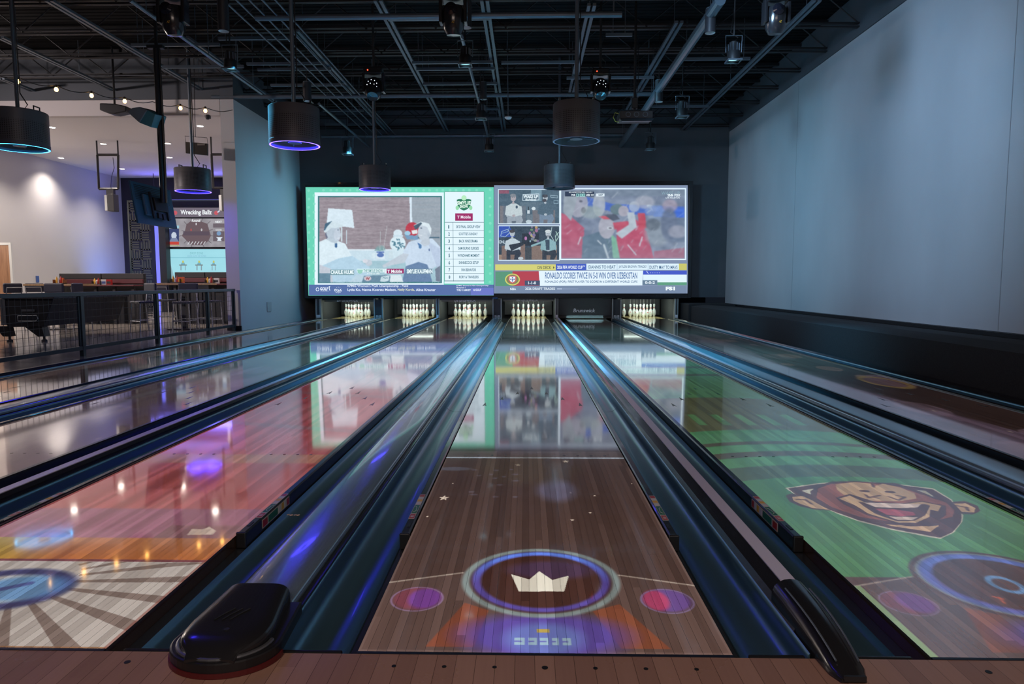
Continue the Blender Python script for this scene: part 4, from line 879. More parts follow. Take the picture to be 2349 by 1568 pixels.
    p.poly(P((1175,395),(1240,375),(1340,420),(1560,432),(1700,415),(1820,440),(1800,475),(1750,465),(1745,510),(1660,548),(1540,545),(1360,490),(1280,440),(1210,410)), tn)
    p.poly(P((1290,415),(1420,425),(1560,432),(1720,430),(1750,440),(1720,500),(1650,535),(1540,538),(1400,490)), dk)
    p.poly(P((1330,420),(1480,424),(1690,430),(1670,450),(1560,455),(1400,448)), (232,236,215)); p.poly(P((1400,460),(1520,462),(1640,480),(1660,500),(1560,508),(1470,495)), (170,60,80)); p.poly(P((1490,508),(1675,512),(1640,530),(1540,528)), (225,228,205))
    for x, y in ((1335,347),(1495,353)):
        (cx, cy), = p.px(C7, [(x, y)]); p.ell(cx, cy, .026, .018, dk)
    p.line(P((1340,370),(1360,388),(1430,375)), .012, dk); p.line(P((1380,385),(1420,392)), .01, dk); p.line(P((1485,382),(1550,405),(1590,385),(1540,375)), .012, dk)
    # digit of the ring
    z = P((2130,895),(2240,895),(2340,950),(2330,985),(2230,985)); p.ring((z[0][0]+z[3][0])/2, (z[1][1]+z[3][1])/2, .045, .06, .02, (70,150,215))
    p.line(P((2150,1015),(2210,1030)), .008, (200,80,30)); p.line(P((2185,1020),(2220,1055)), .008, (200,80,30)); p.ring(.03, .36, .02, .025, .008, (200,80,30))
    return p
def pic3():
    p = LanePic(-1.774, (196,70,86)); p.noise(34, .5, .5, 3); p.noise(30, 1.2, .22, 4)
    Y = p.Y
    p.mix((Y < 1.2).astype(float), (150,92,140), .85); p.mix(((Y > 1.2) & (Y < 2.0)).astype(float), (190,84,74), .5); p.mix(((Y > 1.5) & (Y < 1.85) & (p.X > -.25) & (p.X < -.02)).astype(float), (150,40,30), .6)
    p.mix(((Y > 2.0) & (Y < 2.2)).astype(float), (190,150,100), .7)
    p.mix((Y < .84).astype(float), (190,120,50)); p.mix(((Y < .84)).astype(float)*np.clip((-.05-p.X)/.4, 0, 1), (190,200,50)); p.mix((Y < .625).astype(float), (120,70,80)); p.mix((Y < .605).astype(float), (196,214,206))
    d = np.arctan2(p.Y-.42, p.X+.06)
    p.mix(((Y < .6)*(np.sin(d*24) > .55)*(np.hypot(p.X+.06, p.Y-.42) > .2)*(p.X > -.1)).astype(float), (96,92,84), .65)
    p.ring(-.06, .37, .20, .14, .05, (34,60,120), .95); p.ell(.0, .38, .12, .08, (70,160,230), .8, .5); p.line([(-.2,.30),(-.06,.37),(.0,.415)], .03, (60,100,170)); p.ell(-.36, .36, .10, .10, (90,50,44), .5, .3)
    p.poly(p.px(C8, [(1185,625),(1345,622),(1370,600),(1325,572),(1280,590),(1215,585)]), (240,250,225)); p.mix(((Y < .99) & (Y > .84) & (p.X > .2)).astype(float), (90,70,60), .5); p.poly(p.px(C8, [(1185,625),(1345,622),(1370,600),(1325,572),(1280,590),(1215,585)]), (240,250,225))
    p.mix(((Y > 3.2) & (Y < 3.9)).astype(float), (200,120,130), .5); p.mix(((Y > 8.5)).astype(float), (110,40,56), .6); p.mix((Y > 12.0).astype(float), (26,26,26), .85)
    for (a, b) in ((3.0,.05),(4.4,.06),(6.5,.15),(8.8,.2),(10.5,.25)): p.mix(((np.abs(Y-a+p.X*.3) < b)).astype(float), (140,130,150), .5)
    p.mix((Y < .01).astype(float), (150,110,60), .7); p.mix(((p.X > .515) | (p.X < -.515)).astype(float), (120,60,50), .5)
    return p
def blobs(xc, base, band, seed, far):
    p = LanePic(xc, base); p.noise(10, .5, .8, seed)
    g = np.random.RandomState(seed)
    if band: p.mix(np.clip((-.08-p.X+np.sin(p.Y*.8)*.14)/.05, 0, 1)*((p.Y > 2.0) & (p.Y < 12)), band, .85)
    for i in range(26):
        x, y = (g.rand()-.5)*.95, 2.2+g.rand()*far; s_ = .06+g.rand()*.13
        col = ((150,140,165), (165,160,150), (120,112,128))[i % 3]
        p.ell(x, y, s_, s_*1.9, col, .7, .12); p.ell(x+.02, y+.05, s_*.6, s_*1.0, tuple(c*.8 for c in col), .6, .2)
    for i in range(14): p.ell((g.rand()-.5), 2+g.rand()*far, .012, .03, (190,190,190), .9)
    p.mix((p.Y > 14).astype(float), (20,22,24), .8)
    return p
def pic6():
    p = blobs(3.373, (48,40,37), (128,122,152), 11, 10); (a,), = [p.px(PX, [(2040, 876)])]; x, y = a
    p.ell(x, y, .2, .35, (120,100,110), .8, .1); p.ring(x-.05, y, .17, .4, .05, (190,180,90), .7); return p
PICS = {1: lambda: blobs(-5.147, (70,62,56), (150,145,140), 5, 9), 2: lambda: blobs(-3.373, (104,92,84), None, 6, 9), 3: pic3, 4: pic4, 5: pic5, 6: pic6}
PGAIN = {1: .8, 2: .8, 3: 1.45, 4: 2.15, 5: 1.5, 6: 1.0}
def projector_light(k):
    xc = LANES[k]; ly, lz = 3.4, 3.4
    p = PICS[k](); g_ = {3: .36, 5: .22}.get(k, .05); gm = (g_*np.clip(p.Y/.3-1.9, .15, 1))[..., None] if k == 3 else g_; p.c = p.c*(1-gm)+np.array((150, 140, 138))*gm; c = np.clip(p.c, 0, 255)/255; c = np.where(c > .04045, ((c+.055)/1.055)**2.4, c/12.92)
    im = bpy.data.images.new('lane picture %d' % k, NXI, NYI, float_buffer=True); im.colorspace_settings.name = 'Linear Rec.709'
    im.pixels.foreach_set(np.concatenate([c, np.ones((NYI, NXI, 1))], 2).astype(np.float32).ravel()); im.update(); im.pack()
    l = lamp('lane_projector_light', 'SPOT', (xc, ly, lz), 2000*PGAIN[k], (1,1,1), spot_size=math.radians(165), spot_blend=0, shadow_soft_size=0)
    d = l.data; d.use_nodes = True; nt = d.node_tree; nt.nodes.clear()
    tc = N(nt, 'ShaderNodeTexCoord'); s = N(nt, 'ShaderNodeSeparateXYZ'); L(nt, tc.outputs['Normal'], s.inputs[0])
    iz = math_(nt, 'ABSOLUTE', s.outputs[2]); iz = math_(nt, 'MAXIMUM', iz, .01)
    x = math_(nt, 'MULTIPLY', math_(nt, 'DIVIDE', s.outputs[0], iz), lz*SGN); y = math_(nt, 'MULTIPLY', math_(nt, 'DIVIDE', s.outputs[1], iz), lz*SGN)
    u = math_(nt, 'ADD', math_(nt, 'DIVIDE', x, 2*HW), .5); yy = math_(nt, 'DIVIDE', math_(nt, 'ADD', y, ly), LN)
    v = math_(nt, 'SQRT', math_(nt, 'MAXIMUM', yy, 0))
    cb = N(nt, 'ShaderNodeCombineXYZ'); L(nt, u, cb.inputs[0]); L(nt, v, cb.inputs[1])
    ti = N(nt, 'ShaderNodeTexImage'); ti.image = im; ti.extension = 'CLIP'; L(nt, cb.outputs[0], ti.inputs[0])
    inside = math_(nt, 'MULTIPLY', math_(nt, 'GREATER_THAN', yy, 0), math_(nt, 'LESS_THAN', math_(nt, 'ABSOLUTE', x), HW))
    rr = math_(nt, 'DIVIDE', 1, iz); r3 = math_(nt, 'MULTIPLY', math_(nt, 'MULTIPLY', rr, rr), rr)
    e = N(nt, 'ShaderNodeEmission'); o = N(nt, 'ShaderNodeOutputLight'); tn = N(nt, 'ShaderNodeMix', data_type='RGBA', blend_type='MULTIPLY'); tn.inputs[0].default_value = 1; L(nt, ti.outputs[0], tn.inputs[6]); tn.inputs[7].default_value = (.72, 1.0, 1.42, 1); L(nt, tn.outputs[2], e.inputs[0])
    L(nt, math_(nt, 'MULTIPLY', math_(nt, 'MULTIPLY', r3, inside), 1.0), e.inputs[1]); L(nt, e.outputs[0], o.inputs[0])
SGN = 1
for k in LANES: projector_light(k)
# ------------------------------------------------------------------ overhead: structure
for i, y in enumerate(np.arange(1.6, 17.9, 1.25)):
    m = MB(); x0, x1 = -15.5, XR
    for z in (5.36, 5.42): m.box((x0, y-.035, z-.012), (x1, y-.008, z+.012)); m.box((x0, y+.008, z-.012), (x1, y+.035, z+.012))
    for z in (5.86,): m.box((x0, y-.03, z), (x1, y+.03, z+.06))
    n = int((x1-x0)/.6)
    for j in range(n):
        xa = x0+(x1-x0)*j/n; xb = x0+(x1-x0)*(j+1)/n
        m.tube([(xa, y, 5.40 if j % 2 else 5.88), (xb, y, 5.88 if j % 2 else 5.40)], .012, n=5, caps=False)
    struct(m.build('ceiling_joist', 'steel_b'))
def span(label, name, p0, p1, Z, r=None, w=None, m='steel', cat='pipe', ext=None):
    a = at(*p0, Z=Z); b = at(*p1, Z=Z); a.x = b.x = (a.x+b.x)/2 if abs(a.x-b.x) < .6 else a.x
    y0, y1 = min(a.y, b.y), min(max(a.y, b.y), YB-.02)
    mb = MB()
    if w: # a pair of strut channels
        for s_ in (-1, 1): mb.box((a.x+s_*w*.5-w*.30, y0, Z-.02), (a.x+s_*w*.5+w*.30, y1, Z+.02))
    else: mb.tube([(a.x, y0, Z), (a.x, y1, Z)], r, n=12)
    for yy in (y0+.4, (y0+y1)/2, y1-.4): mb.tube([(a.x, yy, Z), (a.x, yy, 5.949)], .007, n=5)
    return tag(mb.build(name, m), label, cat)
ZS = 5.28
STR = [((120,0),(470,215),'twin strut channel over the lounge side, third from the far left'), ((410,85),(640,232),'twin strut channel ending above the corner of the side wall'), ((680,70),(890,303),'twin strut channel running back left of the tall drum light rod'),
       ((870,0),(1025,303),'twin strut channel left of the ceiling centre'), ((1095,0),(1165,300),'twin strut channel beside the ceiling centre and white sensor'), ((1360,10),(1308,215),'twin strut channel behind the right hand drum lights'),
       ((1860,0),(1570,303),'twin strut channel running above the pale right wall'), ((0,85),(250,233),'twin strut channel nearest the far left string bulbs'), ((0,180),(150,236),'lowest twin strut channel at the far left edge of the ceiling'), ((1560,50),(1440,250),'twin strut channel beside the thick sloping pipe')]
for p0, p1, lb in STR: span('dark '+lb, 'strut_channel', p0, p1, ZS, w=.085, m='steel', cat='strut')
span('thick blue grey pipe running back to the wall above the right broadcast', 'ceiling_pipe', (1640,0), (1425,340), 4.86, r=.075, m='pipe')
span('slim pale blue pipe running back above the screen middle', 'ceiling_pipe', (1050,52), (1125,332), 4.86, r=.030, m='pipe')
span('slim pale blue pipe reaching the wall above the left broadcast', 'ceiling_pipe', (728,238), (857,343), 4.86, r=.030, m='pipe')
span('slim pale blue pipe ending in mid air above the side wall corner', 'ceiling_pipe', (300,0), (598,214), 4.86, r=.028, m='pipe')
for i in range(5):
    a = at(560+i*9, 28, Z=5.12+.0*i); xx = at(835+i*16, 300, Z=5.12).x
    tag(MB().tube([(xx, 4.5, 5.12), (xx, YB-.03, 5.12)], .014, n=8).tube([(xx, 7, 5.12), (xx, 7, 5.949)], .006, n=5).tube([(xx, 15, 5.12), (xx, 15, 5.949)], .006, n=5).build('conduit', 'steel'), 'thin dark conduit, %s in the bundle behind the left drum light rod' % ['first from the left', 'second from the left', 'middle one', 'second from the right', 'rightmost'][i], 'conduit', 'bundled conduits')
def cross(label, px0, px1, py, Z, r, m='steel', slots=False, name='cross_pipe', cat='pipe'):
    a = at(px0, py, Z=Z); b = at(px1, py, Z=Z); y = (a.y+b.y)/2; y = min(y, YB-.12)
    mb = MB()
    if slots: mb.box((a.x, y-.025, Z-.025), (b.x, y+.025, Z+.025))
    else: mb.tube([(a.x, y, Z), (b.x, y, Z)], r, n=10)
    for xx in (a.x+.12, b.x-.12): mb.tube([(xx, y, Z), (xx, y, 5.949)], .007, n=5)
    o = mb.build(name, m)
    tag(o, label, cat); return y
cross('dark cross pipe nearest the camera, below the roof deck', 582, 1425, 37, 5.1, .045)
cross('long dark cross pipe level with the top of the lounge header', 480, 1505, 219, 5.12, .045)
cross('dark cross pipe running along the top of the back wall', 735, 1440, 311, 5.10, .045)
for i, (a, b, y, lb) in enumerate([(300, 505, 103, 'carrying the angled monitor pole'), (372, 560, 153, 'carrying the lounge side drum light'), (500, 665, 88, 'crossing behind the left moving head'), (565, 745, 146, 'first of the ladder left of the middle'), (590, 760, 159, 'second of the ladder left of the middle'),
        (620, 790, 195, 'third of the ladder left of the middle'), (740, 835, 253, 'fourth of the ladder left of the middle'), (745, 860, 285, 'fifth of the ladder left of the middle'), (890, 1125, 43, 'with slots beside the centre moving head'), (945, 1130, 143, 'first of the ladder over the screen middle'), (955, 1135, 158, 'second of the ladder over the screen middle'),
        (970, 1140, 192, 'third of the ladder over the screen middle'), (1005, 1145, 250, 'fourth of the ladder over the screen middle'), (1015, 1150, 272, 'fifth of the ladder over the screen middle'), (1560, 1720, 135, 'behind the right par light'), (1495, 1625, 244, 'behind the second right par light'),
        (1150, 1320, 143, 'carrying the right rear drum light'), (1390, 1450, 80, 'holding the box projector pole'), (1300, 1500, 178, 'behind the right moving head')]):
    cross('slotted dark cross channel ' + lb, a, b, y, 5.22, 0, slots=True, name='cross_channel', cat='strut')
# ------------------------------------------------------------------ drum lights
def drum(label, px, pyt, pyb, w, Y, ring, toppx, D=.70):
    dep = None
    a = at(px-w/2, pyb-w*.06, Y=Y); b = at(px+w/2, pyb-w*.06, Y=Y); rad = (b.x-a.x)/2; cx = (a.x+b.x)/2
    zb = at(px, pyb, Y=Y-rad).z; zt = at(px, pyt, Y=Y-rad).z; H = zt-zb
    r = thing('drum_light', label, 'drum light', (cx, Y, zb))
    MB().lathe([(rad*.96, .03), (rad, .03), (rad, H), (rad*.98, H+.01), (0, H+.01)], (cx, Y, zb), n=56).build('perforated_shell', 'drum', r, smooth=True)
    MB().lathe([(rad*.93, 0), (rad*1.01, 0), (rad*1.01, .055), (rad*.995, .06)], (cx, Y, zb), n=56).build('rim', 'drumrim', r, smooth=True)
    MB().lathe([(rad*.93, -.002), (rad*.99, -.002)], (cx, Y, zb), n=56).build('light_ring', ring, r)
    MB().lathe([(rad*.93, 0), (rad*.90, .10), (rad*.3, .22), (0, .22)], (cx, Y, zb), n=40).build('inner_reflector', 'speaker', r, smooth=True)
    sp = MB()
    for q in range(4): t = q*math.pi/2+.4; sp.tube([(cx, Y, zb+.06), (cx+rad*.9*math.cos(t), Y+rad*.9*math.sin(t), zb+.05)], .010, n=6)
    sp.lathe([(0, .03), (.09, .03), (.09, .09), (0, .09)], (cx, Y, zb), n=20); sp.build('fan_spokes', 'steel', r)
    h = MB()
    for s_ in (-1, 1):
        hx = cx+s_*rad*.72; h.tube([(hx, Y-.05, zb+H), (hx, Y-.05, zb+H+.09), (hx, Y+.08, zb+H+.09), (hx, Y+.08, zb+H)], .012, n=6)
    h.build('lift_handle', 'black', r)
    tz = at(toppx[0], toppx[1], Y=Y).z if toppx else ZS
    MB().tube([(cx, Y, zb+H), (cx, Y, 5.949)], .028, n=12).build('hanging_rod', 'steel', r)
    MB().tube([(cx+.04, Y-.01, 5.949), (cx+.055, Y, zb+H+.5), (cx+.05, Y, zb+H+.3), (cx+.16, Y, zb+H+.12), (cx+.08, Y, zb+H+.02)], .008, n=6).build('power_cord', 'black', r)
    if ring in ('ringb', 'ringc'): lamp('ring_light', 'AREA', (cx, Y, zb+.04), 14 if ring == 'ringb' else 2, (.05,.035,1) if ring == 'ringb' else (.03,.40,1), (cx, Y, 0), size=rad*1.7, shape='DISK')
    return r
drum('black perforated drum light with cyan ring cut by the left frame edge', 45, 243, 328, 116, 8.9, 'ringc', None)
drum('black perforated drum light with violet ring in front of the side wall', 676, 234, 322, 112, 7.9, 'ringb', None)
drum('large black perforated drum light with unlit ring right of the middle', 1322, 226, 313, 108, 8.2, 'ringw', None)
drum('small rear drum light with violet ring overlapping the left broadcast', 860, 378, 430, 71, 13.7, 'ringb', None)
drum('small rear drum light with unlit ring overlapping the right broadcast', 1283, 375, 427, 71, 13.7, 'ringw', None)
drum('drum light with violet ring hanging before the lounge screens', 443, 382, 434, 77, 12.6, 'ringb', None)
lamp('ring_light', 'AREA', (-3.4, 2.1, 3.3), 16, (.05,.035,1), (-3.4, 2.1, 0), size=.6, shape='DISK')
lamp('ring_light', 'AREA', (-7.6, 2.1, 3.3), 16, (.05,.035,1), (-7.6, 2.1, 0), size=.6, shape='DISK')
# ------------------------------------------------------------------ moving heads
def moving_head(label, px, py, w, Y, leds):
    c = at(px, py, Y=Y); s_ = (at(px+w/2, py, Y=Y).x-at(px-w/2, py, Y=Y).x)/.40
    r = thing('moving_head_light', label, 'stage light', (c.x, c.y, c.z))
    X, Yc, Z = c
    MB().box((X-.17*s_, Yc-.13*s_, Z+.22*s_), (X+.17*s_, Yc+.13*s_, Z+.36*s_)).build('base', 'satin', r, bevel=.03*s_)
    for q in (-1, 1): MB().prism([(X+q*.20*s_, Yc-.08*s_, Z+.26*s_), (X+q*.20*s_, Yc+.08*s_, Z+.26*s_), (X+q*.20*s_, Yc+.09*s_, Z-.08*s_), (X+q*.20*s_, Yc-.09*s_, Z-.08*s_)], (-q*.05*s_, 0, 0)).build('yoke_arm', 'satin', r, bevel=.012*s_)
    hd = MB().lathe([(0, -.24), (.10, -.23), (.15, -.15), (.155, 0), (.15, .10), (.13, .16), (0, .16)], n=24)
    tilt = Matrix.Rotation(math.radians(-38 if leds else 8), 3, 'X')
    hd.v = [tuple(Vector((X, Yc, Z))+tilt @ (Vector(v)*s_)) for v in hd.v]; h = hd.build('head', 'satin', r, smooth=True)
    if leds:
        fc = MB().lathe([(0, -.245), (.10, -.245)], n=20); fc.v = [tuple(Vector((X, Yc-.02, Z+.08*s_))+Matrix.Rotation(math.radians(-72), 3, 'X') @ (Vector(v)*s_)) for v in fc.v]; 
        ld = MB(); ctr = Vector((X, Yc-.165*s_, Z+.02*s_))
        MB().lathe([(0, 0), (.125*s_, 0), (.125*s_, .05*s_)], tuple(ctr), n=28, axis='y').build('face_plate', 'glass', h)
        for a, n_ in ((.04, 3), (.09, 9)):
            for j in range(n_):
                t = 2*math.pi*j/n_+.3; ld.lathe([(0, -.004), (.007*s_, -.004)], (ctr.x+a*s_*math.cos(t), ctr.y, ctr.z+a*s_*math.sin(t)), n=8, axis='y')
        ld.build('led_dots', 'ledw', h)
        MB().lathe([(0, 0), (.012*s_, 0)], (X-.08*s_, Yc-.131*s_-.003, Z+.29*s_), n=8, axis='y').build('display', 'ledr', r)
    else:
        MB().lathe([(0, -.03), (.035*s_, -.03), (.085*s_, -.012), (.085*s_, .0)], (X-.02*s_, Yc-.15*s_, Z+.08*s_), n=24, axis='y').build('lens', 'glass', h)
        vs, fs = text_mesh('AZ', .045*s_, .03*s_, 0, .4); q = MB(); q.add([(X-.01*s_+x, Yc-.148*s_-.012, Z-.12*s_+z) for x, y, z in vs], fs); q.build('badge', 'yellow', h)
    MB().tube([(X, Yc, Z+.36*s_), (X, Yc, 5.949)], .02, n=8).build('clamp_pipe', 'steel_b', r)
    MB().tube([(X+.05, Yc, Z+.36*s_), (X+.1*s_, Yc-.02, Z+.50*s_), (X-.02, Yc, Z+.62*s_), (X+.06, Yc, 5.2)], .007, n=6).build('power_cord', 'black', r)
moving_head('black moving head stage light at the top left with small yellow badge', 397, 42, 64, 7.3, False)
moving_head('black moving head stage light at the top centre', 1040, 42, 64, 7.3, False)
moving_head('black moving head stage light at the top right near the pale wall', 1780, 42, 60, 7.5, False)
moving_head('moving head with white led dots above the left rear drum light', 858, 203, 50, 9.8, True)
moving_head('moving head with white led dots behind the large right drum light', 1377, 203, 47, 10.0, True)
# ------------------------------------------------------------------ par lights
def par(label, px, py, w, Y):
    c = at(px, py, Y=Y); s_ = (at(px+w/2, py, Y=Y).x-at(px-w/2, py, Y=Y).x)/.34; X, Yc, Z = c
    r = thing('par_light', label, 'stage light', tuple(c))
    b = MB().lathe([(.05*s_, .19*s_), (.09*s_, .17*s_), (.10*s_, .02*s_), (.125*s_, -.02*s_), (.125*s_, -.17*s_), (.115*s_, -.17*s_), (.115*s_, -.14*s_)], (X, Yc, Z), n=20).build('can', 'steel_b', r, smooth=True)
    fn = MB()
    for j in range(10): t = 2*math.pi*j/10; fn.box((X+.10*s_*math.cos(t)-.004, Yc+.10*s_*math.sin(t)-.004, Z), (X+.118*s_*math.cos(t)+.004, Yc+.118*s_*math.sin(t)+.004, Z+.14*s_))
    fn.build('cooling_fins', 'steel', b)
    MB().lathe([(0, -.145*s_), (.112*s_, -.145*s_)], (X, Yc, Z), n=20).build('lens', 'parled', r)
    fr = MB()
    for q in (-1, 1): fr.box((X+q*.125*s_, Yc-.12*s_, Z-.20*s_), (X+q*.14*s_, Yc+.12*s_, Z-.17*s_))
    for q in (-1, 1): fr.box((X-.14*s_, Yc+q*.12*s_, Z-.20*s_), (X+.14*s_, Yc+q*.135*s_, Z-.17*s_))
    fr.build('gel_frame', 'steel', r)
    MB().tube([(X-.15*s_, Yc, Z-.02*s_), (X-.16*s_, Yc, Z+.30*s_), (X+.16*s_, Yc, Z+.30*s_), (X+.15*s_, Yc, Z-.02*s_)], .010*s_, n=6).build('yoke', 'steel', r)
    MB().tube([(X, Yc, Z+.30*s_), (X, Yc, 5.949)], .012, n=8).build('hanger', 'steel_b', r)
    MB().tube([(X, Yc, Z+.18*s_), (X+.06, Yc, Z+.26*s_), (X-.05, Yc, Z+.36*s_), (X+.02, Yc, 5.25)], .007, n=6).build('power_cord', 'black', r)
for lb, px, py, w, Y in (('hanging par light between the left moving head and the strut', 528, 138, 38, 8.6), ('hanging par light above the left broadcast by the back wall', 797, 338, 28, 16.0), ('hanging par light below the top centre moving head', 1067, 128, 38, 8.7),
    ('hanging par light on the slim centre pipe, middle one of its row', 1103, 255, 31, 12.2), ('hanging par light at the wall above the screen middle', 1122, 331, 27, 16.2), ('hanging par light nearest the pale right wall', 1683, 118, 40, 8.7),
    ('hanging par light right of the box projector', 1565, 250, 33, 12.2), ('hanging par light under the box projector by the back wall', 1492, 328, 27, 16.0)):
    par(lb, px, py, w, Y)
def cyl_light(label, px, y0, y1, w, Y):
    a = at(px-w/2, y1, Y=Y); b = at(px+w/2, y1, Y=Y); t = at(px, y0, Y=Y); rr = (b.x-a.x)/2; cx = (a.x+b.x)/2
    r = thing('cylinder_downlight', label, 'ceiling light', (cx, Y, a.z))
    MB().lathe([(rr*.94, 0), (rr, 0), (rr, t.z-a.z), (0, t.z-a.z)], (cx, Y, a.z), n=24).build('housing', 'mask', r, smooth=True)
    MB().lathe([(rr*.94, 0), (rr*.92, .002), (rr*.7, .10), (0, .10)], (cx, Y, a.z), n=24).build('reflector', 'smoke_d', r, smooth=True)
    MB().lathe([(0, 0), (rr*.9, 0), (rr*.9, .02), (0, .02)], (cx, Y, t.z), n=16).build('canopy', 'pipe', r)
    MB().tube([(cx, Y, t.z+.02), (cx, Y, 5.949)], .01, n=6).build('stem', 'steel_b', r)
for lb, px, y0, y1, w, Y in (('black cylinder downlight right of the left moving head', 513, 2, 72, 24, 8.0), ('black cylinder downlight behind the top centre moving head', 1070, -4, 64, 24, 8.2), ('black cylinder downlight beside the thick sloping pipe at the top', 1629, 22, 76, 24, 8.4),
    ('black cylinder downlight behind the violet front drum light', 705, 190, 232, 19, 12.0), ('black cylinder downlight on the slim centre pipe', 1109, 190, 228, 15, 12.4), ('black cylinder downlight by the lower part of the thick pipe', 1511, 186, 234, 19, 12.3)):
    cyl_light(lb, px, y0, y1, w, Y)
# sensor on a rod
c = at(1166, 270, Y=12.6); r = thing('ceiling_sensor', 'small white dome sensor on a thin rod above the screen', 'sensor', tuple(c))
MB().lathe([(0, -.035), (.05, -.025), (.075, 0), (.075, .015), (0, .02)], tuple(c), n=20).build('dome', 'smoke_d', r, smooth=True); MB().tube([tuple(c), (c.x-.02, c.y-.0, 5.949)], .012, n=6).build('rod', 'steel', r)
# box projector
c = at(1456, 273, Y=10.3); X, Y_, Z = c; r = thing('box_projector', 'dark box projector with pale underside and yellow cable hanging over the lanes', 'projector', tuple(c))
MB().box((X-.28, Y_-.18, Z-.03), (X+.28, Y_+.22, Z+.10)).build('body', 'char', r, bevel=.01)
MB().prism([(X-.28, Y_-.20, Z-.035), (X+.30, Y_-.20, Z-.035), (X+.24, Y_-.30, Z-.10), (X-.26, Y_-.30, Z-.10)], (0, .04, 0)).build('front_flap', 'pipe', r)
for q in (-.16, -.02, .13): MB().lathe([(.035, 0), (.045, 0), (.045, -.01), (.035, -.01)], (X+q+.02, Y_-.182, Z+.035), n=16, axis='y').build('vent_ring', 'steel', r)
MB().tube([(X-.26, Y_, Z+.09), (X-.34, Y_, Z+.11), (X-.37, Y_, Z+.03), (X-.33, Y_, Z-.04), (X-.27, Y_, Z-.05)], .007, n=6).build('yellow_cable', 'yellowc', r)
MB().tube([(X+.0, Y_+.03, Z+.10), (X+.0, Y_+.03, 5.949)], .022, n=8).build('pole', 'steel_b', r); MB().box((X-.05, Y_-.02, Z+.18), (X+.05, Y_+.08, Z+.36)).build('bracket', 'steel_b', r, bevel=.01)
MB().tube([(X+.03, Y_, 5.2), (X+.06, Y_, Z+.8), (X+.02, Y_, Z+.3)], .007, n=6).build('power_cord', 'black', r)
# ------------------------------------------------------------------ angled monitor, speaker
A = at(298.5, 413, Y=9.0); B = at(390, 436, Y=10.1); D_ = at(319, 511, Y=9.0); 
u = (B-A); v = (D_-A); u.normalize(); v = (v-u*v.dot(u)); hgt = v.length; v.normalize(); w_ = (B-A).length; nrm = u.cross(v).normalized()
if nrm.y < 0: nrm = -nrm
r = thing('hanging_monitor', 'large monitor seen from behind, tilted on a black pole left', 'monitor', tuple(A))
def Q(a, b, c): return A+u*a+v*b+nrm*c
def obox(a0, b0, c0, a1, b1, c1):
    P_ = [Q(a, b, c) for c in (c0, c1) for a, b in ((a0, b0), (a1, b0), (a1, b1), (a0, b1))]
    return MB().add(P_, [(3,2,1,0),(4,5,6,7),(0,1,5,4),(1,2,6,5),(2,3,7,6),(3,0,4,7)])
obox(0, 0, 0, w_, hgt, .035).build('back_panel', 'tv', r, bevel=.008)
lv = MB()
for i in range(9): m_ = obox(.06, .05+i*.028, -.004, w_*.9, .062+i*.028, -.001); lv.add(m_.v, m_.f)
lv.build('vent_louvres', 'black', r)
obox(w_*.18, hgt*.28, -.05, w_*.82, hgt*.80, -.002).build('rear_housing', 'tv', r, bevel=.015)
obox(w_*.36, hgt*.34, -.10, w_*.66, hgt*.66, -.052).build('mount_plate', 'black', r, bevel=.006)
for q in (.30, .68): obox(w_*q, hgt*.22, -.08, w_*(q+.035), hgt*.86, -.052).build('mount_arm', 'black', r)
obox(w_*.42, hgt*.70, -.085, w_*.50, hgt*.84, -.052).build('cable_box', 'black', r); obox(w_*.54, hgt*.72, -.085, w_*.60, hgt*.86, -.052).build('cable_box', 'black', r)
pt = Q(w_*.55, hgt*.45, -.12); top = at(350, 112, Y=pt.y)
MB().tube([tuple(pt), tuple(pt+Vector((0,0,.25))), (pt.x-.01, pt.y, top.z)], .045, n=12).build('pole', 'black', r)
MB().tube([tuple(pt+Vector((.05,0,.0))), tuple(pt+Vector((.055,0,.5))), (pt.x+.045, pt.y, top.z)], .018, n=6).build('cable', 'black', r)
MB().box((pt.x-.14, pt.y-.05, top.z), (pt.x+.12, pt.y+.05, top.z+.05)).box((pt.x-.02, pt.y-.02, top.z+.051), (pt.x+.02, pt.y+.02, 5.949)).build('ceiling_bracket', 'steel_b', r)
c = at(322, 268, Y=pt.y-.1); X, Y_, Z = c
r = thing('wedge_speaker', 'grey wedge speaker clamped to the black monitor pole', 'speaker', tuple(c))
P0 = [at(x, y, Y=pt.y-.22) for x, y in ((292,257),(303,247),(320,245),(337,252),(319,281))]
MB().prism([tuple(q) for q in P0], (.03, .32, .03)).build('cabinet', 'speaker', r, bevel=.008)
P1 = [at(x, y, Y=pt.y-.20) for x, y in ((319,281),(337,252),(356,262),(347,292))]
MB().prism([tuple(q) for q in P1], (.03, .30, .03)).build('grille_side', 'spk_face', r, bevel=.006)
MB().tube([tuple(at(345, 258, Y=pt.y-.1)), (pt.x+.06, pt.y, at(345, 266, Y=pt.y).z)], .02, n=8).build('clamp', 'black', r)
